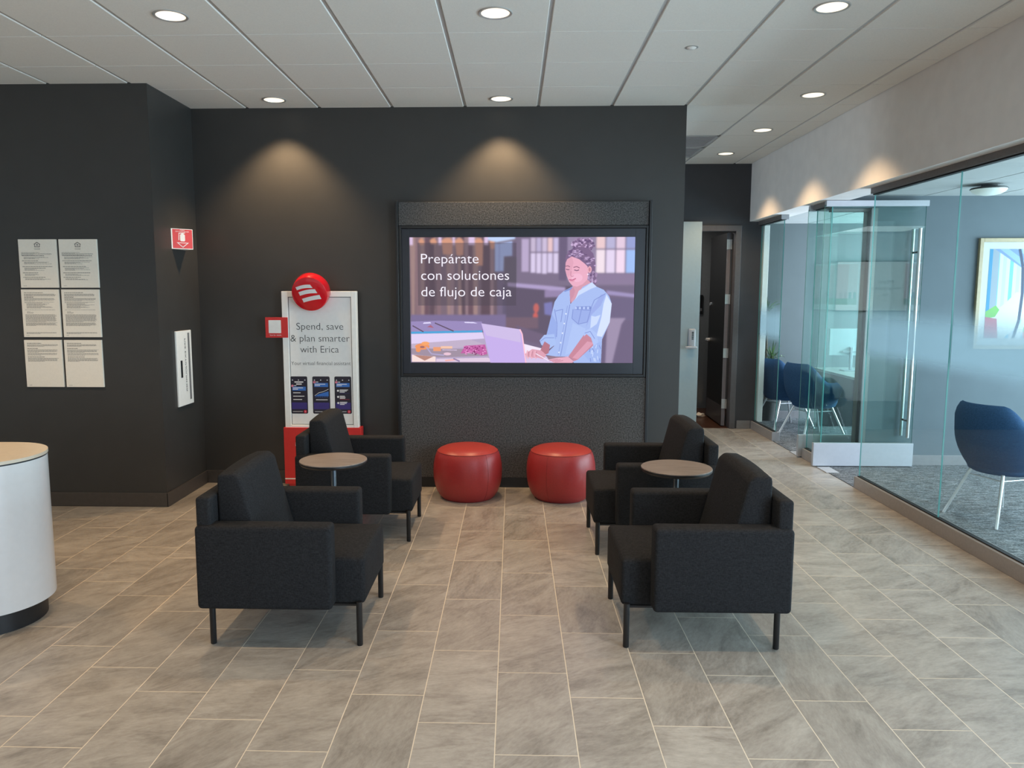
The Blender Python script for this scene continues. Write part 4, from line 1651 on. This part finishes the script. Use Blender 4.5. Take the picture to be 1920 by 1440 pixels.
# seen from the front: +x right, +y (local) up
stripe(-0.105, 0.050, 0.020, 0.072, 0.028, 0.010, 0.018)
stripe(-0.085, 0.006, 0.056, 0.030, 0.034, 0.010, 0.016)
stripe(-0.062, -0.052, 0.088, -0.020, 0.036, 0.006, 0.012)
bmesh.ops.transform(bm, matrix=mt, verts=bm.verts)
obj('flag_stripes', bm, 'text_white', bdg)

# ================================================================== ARMCHAIRS
def make_armchair(label):
    c = thing('armchair', label, 'armchair', (0, 0, 0), 'four charcoal lounge armchairs')
    hw = 0.277
    # seat, crowned
    bm = B()
    box(bm, -0.30, 0.385, -hw, hw, 0.196, 0.425, 0.022, 4)
    t = bm
    bmesh.ops.subdivide_edges(t, edges=[e for e in t.edges if e.calc_length() > 0.3], cuts=5, use_grid_fill=True)
    for v in t.verts:
        if v.co.z > 0.40:
            v.co.z += 0.020 * (1 - (v.co.y / hw) ** 2) * max(0, 1 - ((v.co.x - 0.06) / 0.34) ** 4)
    obj('seat', bm, 'charcoal', c, True)
    for s in (-1, 1):
        bm = B()
        y0, y1 = (hw + 0.001, hw + 0.110) if s > 0 else (-hw - 0.110, -hw - 0.001)
        box(bm, -0.378, 0.252, y0, y1, 0.208, 0.606, 0.020, 4)
        obj('armrest', bm, 'charcoal', c, True)
    bm = B()
    box(bm, -0.376, -0.308, -hw - 0.085, hw + 0.085, 0.212, 0.735, 0.014, 3)
    # shoulders of the rear slab slope down towards the sides
    obj('back_panel', bm, 'charcoal', c, True)
    bm = B()
    prism(bm, [(-0.306, 0.415), (-0.095, 0.415), (-0.115, 0.47), (-0.196, 0.800), (-0.225, 0.826), (-0.300, 0.822), (-0.306, 0.80)], 'y', -hw + 0.003, hw - 0.003, 0, 0.014, 3)
    bmesh.ops.subdivide_edges(bm, edges=[e for e in bm.edges if abs(e.verts[0].co.y - e.verts[1].co.y) > 0.3], cuts=6, use_grid_fill=True)
    for v in bm.verts:
        k = 1 - (v.co.y / hw) ** 2
        if v.co.z > 0.78:
            v.co.z += 0.012 * k
        elif v.co.x > -0.26 and v.co.z > 0.45:
            v.co.x += 0.016 * k
    obj('back_cushion', bm, 'charcoal', c, True)
    for lx in (-0.345, 0.360):
        for ly in (-0.290, 0.290):
            bm = B()
            y_ = ly
            tube(bm, [(lx, y_, 0.0), (lx, y_, 0.004), (lx, y_, 0.2155)], [0.0125, 0.0145, 0.0145], 18)
            obj('leg', bm, 'black_metal', c, True)
    bm = B()
    box(bm, -0.33, 0.36, -0.27, 0.27, 0.186, 0.197)
    obj('underframe', bm, 'black_metal', c)
    return c


def copy_tree(o, parent=None):
    c = o.copy()
    COL.objects.link(c)
    c.parent = parent
    if parent is not None:
        c.matrix_parent_inverse = o.matrix_parent_inverse
    for ch in list(o.children):
        copy_tree(ch, c)
    return c


spots = [(-1.086, 3.755, 0.0, 'charcoal armchair beside the white counter, its back to the counter'),
         (-1.062, 5.300, 0.0, 'charcoal armchair directly in front of the poster stand'),
         (0.900, 3.770, PI, 'charcoal armchair with its back to the glass wall and no pouf beside it'),
         (0.905, 5.068, PI, 'charcoal armchair beside the red pouf, nearer the hall doorway')]
proto = make_armchair(spots[0][3])
for i, (x, y, rz, lb) in enumerate(spots):
    o = proto if i == 0 else None
    if o is None:
        o = copy_tree(proto)
    o['label'] = lb
    spots[i] = (o, x, y, rz)
for o, x, y, rz in spots:
    o.location = (x, y, 0)
    o.rotation_euler = (0, 0, rz)


# ================================================================== SIDE TABLES
def make_table(label):
    t = thing('side_table', label, 'side table', (0, 0, 0), 'round side tables between the armchairs')
    bm = B()
    lathe(bm, [(0, 0.650), (0.204, 0.650), (0.206, 0.648), (0.206, 0.644)], 0, 0, 72)
    lathe(bm, [(0, 0.644), (0.206, 0.644)], 0, 0, 72)
    obj('tabletop', bm, 'table_wood', t, True)
    bm = B()
    lathe(bm, [(0, 0.6438), (0.2062, 0.6438), (0.2062, 0.634), (0.198, 0.624), (0, 0.624)], 0, 0, 72)
    obj('edge_band', bm, 'black_satin', t, True)
    bm = B()
    tube(bm, [(0, 0, 0.008), (0, 0, 0.624)], 0.0165, 20)
    obj('pedestal', bm, 'black_steel', t, True)
    bm = B()
    lathe(bm, [(0, 0), (0.150, 0), (0.150, 0.006), (0.145, 0.009), (0, 0.012)], 0, 0, 56)
    obj('base', bm, 'black_steel', t, True)
    return t


MAT['black_steel'] = simple('black_steel', (0.16, 0.19, 0.22), 0.3, 0.8, var=0.05)
ta = make_table('round wood topped side table between the two armchairs on the poster stand side')
tb_ = copy_tree(ta)
tb_['label'] = 'round wood topped side table between the two armchairs on the glass wall side'
ta.location = (-1.108, 4.612, 0)
tb_.location = (0.967, 4.460, 0)


# ================================================================== RED POUFS
def make_pouf(label):
    p = thing('pouf', label, 'pouf', (0, 0, 0), 'red leather poufs under the screen')
    body = [(0, 0.0), (0.20, 0.0)]
    ctrl = [(0.0, 0.205), (0.02, 0.228), (0.06, 0.252), (0.11, 0.270), (0.17, 0.280), (0.23, 0.283), (0.29, 0.279), (0.34, 0.269), (0.372, 0.258), (0.390, 0.248)]
    body += [(r, z) for z, r in ctrl]
    bm = B()
    lathe(bm, body, 0, 0, 64)
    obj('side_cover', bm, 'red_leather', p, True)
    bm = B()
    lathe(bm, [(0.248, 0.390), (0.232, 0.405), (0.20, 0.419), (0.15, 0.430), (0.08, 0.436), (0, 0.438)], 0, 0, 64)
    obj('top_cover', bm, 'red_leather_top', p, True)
    bm = B()
    n = 64
    tube(bm, [(0.2485 * math.cos(2 * PI * k / n), 0.2485 * math.sin(2 * PI * k / n), 0.390) for k in range(n + 1)], 0.0022, 8, cap=False)
    obj('piping', bm, 'seam', p, True)
    for a in (-0.9, 1.2, 3.3):
        bm = B()
        tube(bm, [((r + 0.0004) * math.cos(a), (r + 0.0004) * math.sin(a), z) for z, r in ctrl], 0.0012, 6)
        obj('side_seam', bm, 'seam', p, True)
    return p


pa = make_pouf('red leather pouf under the screen, nearer the poster stand')
pb = copy_tree(pa)
pb['label'] = 'red leather pouf under the screen, beside the armchair near the hall'
pa.location = (-0.370, 6.180, 0)
pb.location = (0.396, 6.180, 0)
pb.rotation_euler = (0, 0, -1.15)

# ================================================================== WHITE COUNTER
ct = thing('service_counter', 'white rounded service counter with tan top and black kick base', 'counter', (-3.0, 3.72, 0))


def stadium(cx, cy, r, xl, n=40):
    pts = [(cx + r * math.sin(PI * k / n), cy + r * math.cos(PI * k / n)) for k in range(n + 1)]
    return pts + [(xl, cy - r), (xl, cy + r)]


bm = B()
prism(bm, stadium(-2.690, 3.715, 0.300, -4.4), 'z', 0.110, 0.842)
obj('body', bm, 'white_lacquer', ct, True)
bm = B()
prism(bm, stadium(-2.690, 3.715, 0.296, -4.4), 'z', 0.842, 0.850)
obj('shadow_gap', bm, 'black_satin', ct, True)
bm = B()
prism(bm, stadium(-2.690, 3.715, 0.303, -4.4), 'z', 0.850, 0.866)
obj('countertop', bm, 'desk_top', ct, True)
bm = B()
prism(bm, stadium(-2.700, 3.715, 0.265, -4.38), 'z', 0.0, 0.110)
obj('kick_base', bm, 'black_satin', ct, True)


# ================================================================== OFFICE FURNITURE
def make_tub_chair(label):
    """front faces +x"""
    c = thing('tub_chair', label, 'chair', (0, 0, 0), 'blue tub chairs in the glass offices')
    nth, nv = 48, 12
    amax = math.radians(152)

    def rim(a):
        k = abs(a) / amax            # 0 at the back, 1 at the arm tips
        s = min(1, max(0, (k - 0.24) / 0.34))
        s = s * s * (3 - 2 * s)
        z = 0.862 * (1 - s) + 0.650 * s
        f = max(0, (k - 0.74) / 0.26)
        return z - 0.17 * f * f

    def shell(off):
        rows = []
        for i in range(nth + 1):
            a = -amax + 2 * amax * i / nth
            row = []
            for j in range(nv + 1):
                v = j / nv
                z = 0.355 + (rim(a) - 0.355) * v
                zz = (z - 0.355) / 0.507
                q = min(1.0, zz / 0.58)
                rr = 0.195 + 0.112 * math.sin(q * PI / 2) ** 0.8 + 0.012 * zz
                back = max(0, math.cos(a))
                rx = rr + 0.030 * back * zz
                curl = 0.034 * (max(0, v - 0.80) / 0.20) ** 2
                x = -math.cos(a) * (rx - off - curl) * 1.02
                y = math.sin(a) * (rr * 1.03 - off - curl)
                row.append(Vector((x, y, z + (0.012 if off > 0 and j == nv else 0) * 0)))
            rows.append(row)
        return rows
    bm = B()
    out, inn = shell(0.0), shell(0.032)
    vo = [[bm.verts.new(p) for p in r] for r in out]
    vi = [[bm.verts.new(p) for p in r] for r in inn]
    vm = [bm.verts.new((out[i][nv] + inn[i][nv]) / 2 + Vector((0, 0, 0.011))) for i in range(nth + 1)]
    for i in range(nth):
        for j in range(nv):
            bm.faces.new((vo[i][j], vo[i + 1][j], vo[i + 1][j + 1], vo[i][j + 1]))
            bm.faces.new((vi[i][j], vi[i][j + 1], vi[i + 1][j + 1], vi[i + 1][j]))
        bm.faces.new((vo[i][nv], vo[i + 1][nv], vm[i + 1], vm[i]))
        bm.faces.new((vm[i], vm[i + 1], vi[i + 1][nv], vi[i][nv]))
        bm.faces.new((vo[i][0], vi[i][0], vi[i + 1][0], vo[i + 1][0]))
    for i in (0, nth):
        for j in range(nv):
            bm.faces.new((vo[i][j], vo[i][j + 1], vi[i][j + 1], vi[i][j]))
        bm.faces.new((vo[i][nv], vm[i], vi[i][nv]))
    obj('shell', bm, 'blue_fabric', c, True)
    bm = B()
    lathe(bm, [(0, 0.345), (0.15, 0.347), (0.19, 0.355), (0.225, 0.37), (0.245, 0.42), (0.238, 0.452), (0.20, 0.466), (0, 0.470)], 0, 0, 48)
    for v in bm.verts:
        if v.co.x > 0:
            v.co.x *= 1.12
    obj('seat', bm, 'blue_fabric', c, True)
    top = {(-1, 1): (-0.15, 0.13), (-1, -1): (-0.15, -0.13), (1, 1): (0.15, 0.13), (1, -1): (0.15, -0.13)}
    for (sx_, sy_), (tx_, ty_) in top.items():
        bm = B()
        fx, fy = sx_ * 0.285, sy_ * 0.225
        tube(bm, [(fx, fy, 0.0), (fx, fy, 0.006), (tx_, ty_, 0.365)], [0.011, 0.011, 0.013], 12)
        obj('leg', bm, 'chrome', c, True)
    bm = B()
    tube(bm, [(-0.155, 0.135, 0.315), (0.155, 0.135, 0.315), (0.155, -0.135, 0.315), (-0.155, -0.135, 0.315), (-0.155, 0.135, 0.315)], 0.006, 8)
    obj('underframe', bm, 'chrome', c, True)
    return c


ca = make_tub_chair('blue tub chair on chrome legs in the nearer office under the framed picture')
cb_ = copy_tree(ca)
cb_['label'] = 'blue tub chair in the farther office, partly behind the open glass doors'
cc_ = copy_tree(ca)
cc_['label'] = 'blue tub chair in the farther office beside the plant, cut by the pale jamb'
rz = math.atan2(0.17, 0.55)
for o, x, y in ((ca, 3.640, 5.670), (cb_, 3.50, 8.94), (cc_, 3.40, 9.62)):
    o.location = (x, y, 0.004)
    o.rotation_euler = (0, 0, rz)

# framed abstract picture
AX0, AX1, AZ0, AZ1, AY = 4.392, 5.52, 1.14, 2.186, 7.46
fa = thing('framed_picture', 'framed abstract picture of coloured stripes and curves on the office wall', 'picture', ((AX0 + AX1) / 2, AY, (AZ0 + AZ1) / 2))
bm = B()
frame_xz(bm, AX0, AX1, AZ0, AZ1, AX0 + 0.036, AX1 - 0.036, AZ0 + 0.036, AZ1 - 0.036, AY - 0.035, AY, 0.003)
obj('frame', bm, 'frame_gold', fa)
bm = B()
box(bm, AX0 + 0.036, AX1 - 0.036, AY - 0.014, AY - 0.002, AZ0 + 0.036, AZ1 - 0.036)
obj('mat_board', bm, 'mat_board', fa)
ap = Paint(420, 390, (228, 236, 240))
ap.map = lambda p: (p[0] * 420, p[1] * 390)
for q in range(24):
    ap.rect(q / 14, 0, q / 14 + 0.036, 1, (120, 205, 236) if q % 2 else (206, 226, 240))
ap.rect(0, 0, 0.035, 0.8, (34, 150, 200))
ap.rect(0.035, 0, 0.10, 0.8, (160, 176, 190))
ap.poly([(0.05, 0), (1, 0.0), (1, 0.75), (0.62, 0.42)], (126, 158, 214))
for q in range(6):
    ap.poly([(0.10 + q * 0.17, 0), (0.19 + q * 0.17, 0), (1.0, 0.62 - q * 0.13), (1.0, 0.72 - q * 0.13)], (158, 196, 240))
ap.poly([(0.0, 0.78), (0.2, 0.60), (0.3, 0.48), (0.45, 0.50), (0.35, 0.85), (0.2, 1), (0.0, 1)], (236, 244, 238))
ap.poly([(0.0, 0.70), (0.10, 0.63), (0.14, 0.68), (0.10, 0.76), (0.0, 0.78)], (120, 200, 84))
ap.poly([(0.40, 0.58), (0.62, 0.46), (1.0, 0.38), (1.0, 0.47), (0.7, 0.54), (0.45, 0.64)], (126, 206, 84))
ap.poly([(0.0, 0.76), (0.12, 0.78), (0.14, 1), (0.0, 1)], (196, 96, 118))
ap.poly([(0.42, 0.66), (0.8, 0.56), (1, 0.56), (1, 1), (0.42, 0.9)], (110, 120, 130))
for q in range(5):
    ap.poly([(0.45, 0.80 + q * 0.05 - 0.1), (1.0, 0.52 + q * 0.10), (1.0, 0.57 + q * 0.10), (0.45, 0.83 + q * 0.05 - 0.1)], (110, 150, 220))
ap.poly([(0.40, 0.86), (0.62, 0.86), (1.0, 1.0), (0.40, 1.0)], (120, 200, 90))
ap.poly([(0.40, 0.93), (0.62, 0.92), (0.8, 1.0), (0.40, 1.0)], (224, 126, 110))
ap.line([(0.30, 0.0), (0.345, 0.2), (0.36, 0.5), (0.345, 0.8), (0.30, 1.0)], 0.03, (40, 60, 96))
ap.line([(0.36, 0.0), (0.395, 0.2), (0.41, 0.5), (0.395, 0.8), (0.35, 1.0)], 0.05, (240, 244, 244))
ap.a *= 0.80
m_, nt_, b_ = new_mat('abstract_print')
setp(b_, (0.5, 0.5, 0.5), 0.5)
g_ = G(nt_)
tx = g_.n('ShaderNodeTexImage')
tx.image = ap.image('abstract_print')
uvn = g_.n('ShaderNodeUVMap')
nt_.links.new(uvn.outputs[0], tx.inputs[0])
nt_.links.new(tx.outputs[0], b_.inputs['Base Color'])
MAT['abstract_print'] = m_
image_quad('print', AX0 + 0.105, AX1 - 0.105, AZ0 + 0.105, AZ1 - 0.10, AY - 0.0150, 'abstract_print', fa)

# wall screen on the front wall of the nearer office (its reflection shows in the open glass door)
RX0, RX1, RZ0, RZ1, RY = 4.94, 6.36, 1.41, 2.15, 2.80
os_ = thing('wall_screen', 'lit wall screen of the nearer office, reflected in the open glass door', 'television', ((RX0 + RX1) / 2, RY, 1.78))
bm = B()
box(bm, RX0 - 0.015, RX1 + 0.015, 2.745, RY, RZ0 - 0.015, RZ1 + 0.015, 0.004, 2)
obj('housing', bm, 'black_satin', os_)
MAT['glow_white'] = simple('glow_white', (0, 0, 0), 0.4, var=0, emit=(0.95, 0.97, 1.0), estr=3.2)
MAT['glow_pink'] = simple('glow_pink', (0, 0, 0), 0.4, var=0, emit=(1.0, 0.66, 0.70), estr=2.4)
MAT['glow_green'] = simple('glow_green', (0, 0, 0), 0.4, var=0, emit=(0.42, 0.55, 0.36), estr=2.0)
MAT['glow_grey'] = simple('glow_grey', (0, 0, 0), 0.4, var=0, emit=(0.30, 0.36, 0.42), estr=1.2)
bm = B()
W_ = RX1 - RX0


def lay(x0, x1, z0, z1, k, mi):
    box(bm, RX0 + x0 * W_, RX0 + x1 * W_, RY, RY + 0.001 * k, RZ0 + z0 * 0.74, RZ0 + z1 * 0.74, mi=mi)


lay(0, 1, 0, 1, 1, 0)
for x0, x1, px in ((0.0, 0.22, 0.13), (0.72, 0.97, 0.80)):
    lay(x0, x1, 0.12, 0.96, 2, 1)
    lay(x0, x1, 0.12, 0.25, 3, 2)
    for q in (0, 0.05):
        lay(px + q, px + q + 0.03, 0.25, 0.38, 3, 3)
scr2 = obj('screen', bm, ['glow_white', 'glow_pink', 'glow_green', 'glow_grey'], os_)
for s_, a_, b_, zz in (('Men', 0.60, 0.44, 0.56), ('increase', 0.68, 0.36, 0.43), ('to', 0.55, 0.49, 0.30)):
    bm = B()
    text_bm(bm, s_, lambda u, v, d: (RX0 + a_ * W_ - u, RY + 0.0035, v), (0.0, (a_ - b_) * W_, RZ0 + zz * 0.74, 0.055), -0.005)
    obj('lettering', bm, 'glow_grey', scr2)

# farther office: desk, monitor, plant
dk = thing('office_desk', 'dark panelled office desk with pale top in the farther office', 'desk', (4.2, 9.1, 0))
bm = B()
box(bm, 3.78, 4.62, 8.25, 9.72, 0.715, 0.745, 0.003, 2)
obj('desktop', bm, 'desk_pale', dk)
bm = B()
box(bm, 3.80, 3.83, 8.27, 9.70, 0.47, 0.715)
obj('modesty_panel', bm, 'black_satin', dk)
for y in (8.28, 9.64):
    bm = B()
    box(bm, 3.85, 4.58, y, y + 0.05, 0.004, 0.715, 0.003, 1)
    obj('leg', bm, 'black_satin', dk)
mo = thing('computer_monitor', 'pale computer monitor on a white stand on the office desk', 'monitor', (4.07, 9.3, 0.745))
bm = B()
box(bm, 3.80, 4.36, 9.30, 9.325, 0.93, 1.25, 0.006, 2)
obj('display', bm, 'screen_white', mo)
bm = B()
box(bm, 4.045, 4.075, 9.275, 9.30, 0.757, 1.03, 0.003, 1)
box(bm, 3.96, 4.14, 9.283, 9.30, 0.962, 0.985, 0.003, 1)
obj('stand', bm, 'rail_white', mo)
bm = B()
box(bm, 3.96, 4.16, 9.22, 9.36, 0.745, 0.757, 0.004, 2)
obj('foot', bm, 'rail_white', mo)

pl = thing('potted_plant', 'tall grassy potted plant in the corner of the farther office', 'plant', (3.16, 10.08, 0.004))
px_, py_ = 3.36, 10.12
bm = B()
lathe(bm, [(0, 0.004), (0.09, 0.004), (0.12, 0.28), (0.125, 0.29), (0.11, 0.29), (0.105, 0.26), (0, 0.26)], px_, py_, 32)
obj('pot', bm, 'terracotta', pl, True)
bm = B()
lathe(bm, [(0, 0.272), (0.104, 0.268)], px_, py_, 24)
obj('soil', bm, 'soil', pl)
for dx_, hh in ((-0.03, 1.46), (0.03, 0.86)):
    bm = B()
    tube(bm, [(px_ + dx_, py_, 0.25), (px_ + dx_ * 1.4, py_, hh)], 0.014, 8)
    obj('stem', bm, 'bark', pl, True)
    bm = B()
    random.seed(int(hh * 100))
    for k in range(30):
        a = random.uniform(0, 2 * PI)
        L_ = random.uniform(0.20, 0.36)
        el = random.uniform(0.15, 1.35)
        z0 = hh + random.uniform(-0.12, 0.02)
        pts = []
        for q in range(6):
            s = q / 5
            rr = L_ * s * math.cos(el) * (1 - 0.1 * s)
            zz = z0 + L_ * s * math.sin(el) - 0.16 * L_ * s * s * 2
            pts.append(Vector((px_ + dx_ * 1.4 + min(rr, 0.17) * math.cos(a), py_ + min(rr, 0.15) * math.sin(a), zz)))
        sd = Vector((-math.sin(a), math.cos(a), 0))
        t = bmesh.new()
        L1 = [t.verts.new(p + sd * 0.009 * (1 - (q / 5) ** 2) + Vector((0, 0, 0.0))) for q, p in enumerate(pts)]
        L2 = [t.verts.new(p - sd * 0.009 * (1 - (q / 5) ** 2) + Vector((0, 0, 0.003))) for q, p in enumerate(pts)]
        for q in range(5):
            t.faces.new((L1[q], L1[q + 1], L2[q + 1], L2[q]))
        merge(bm, t)
    obj('foliage', bm, 'leaf', pl)
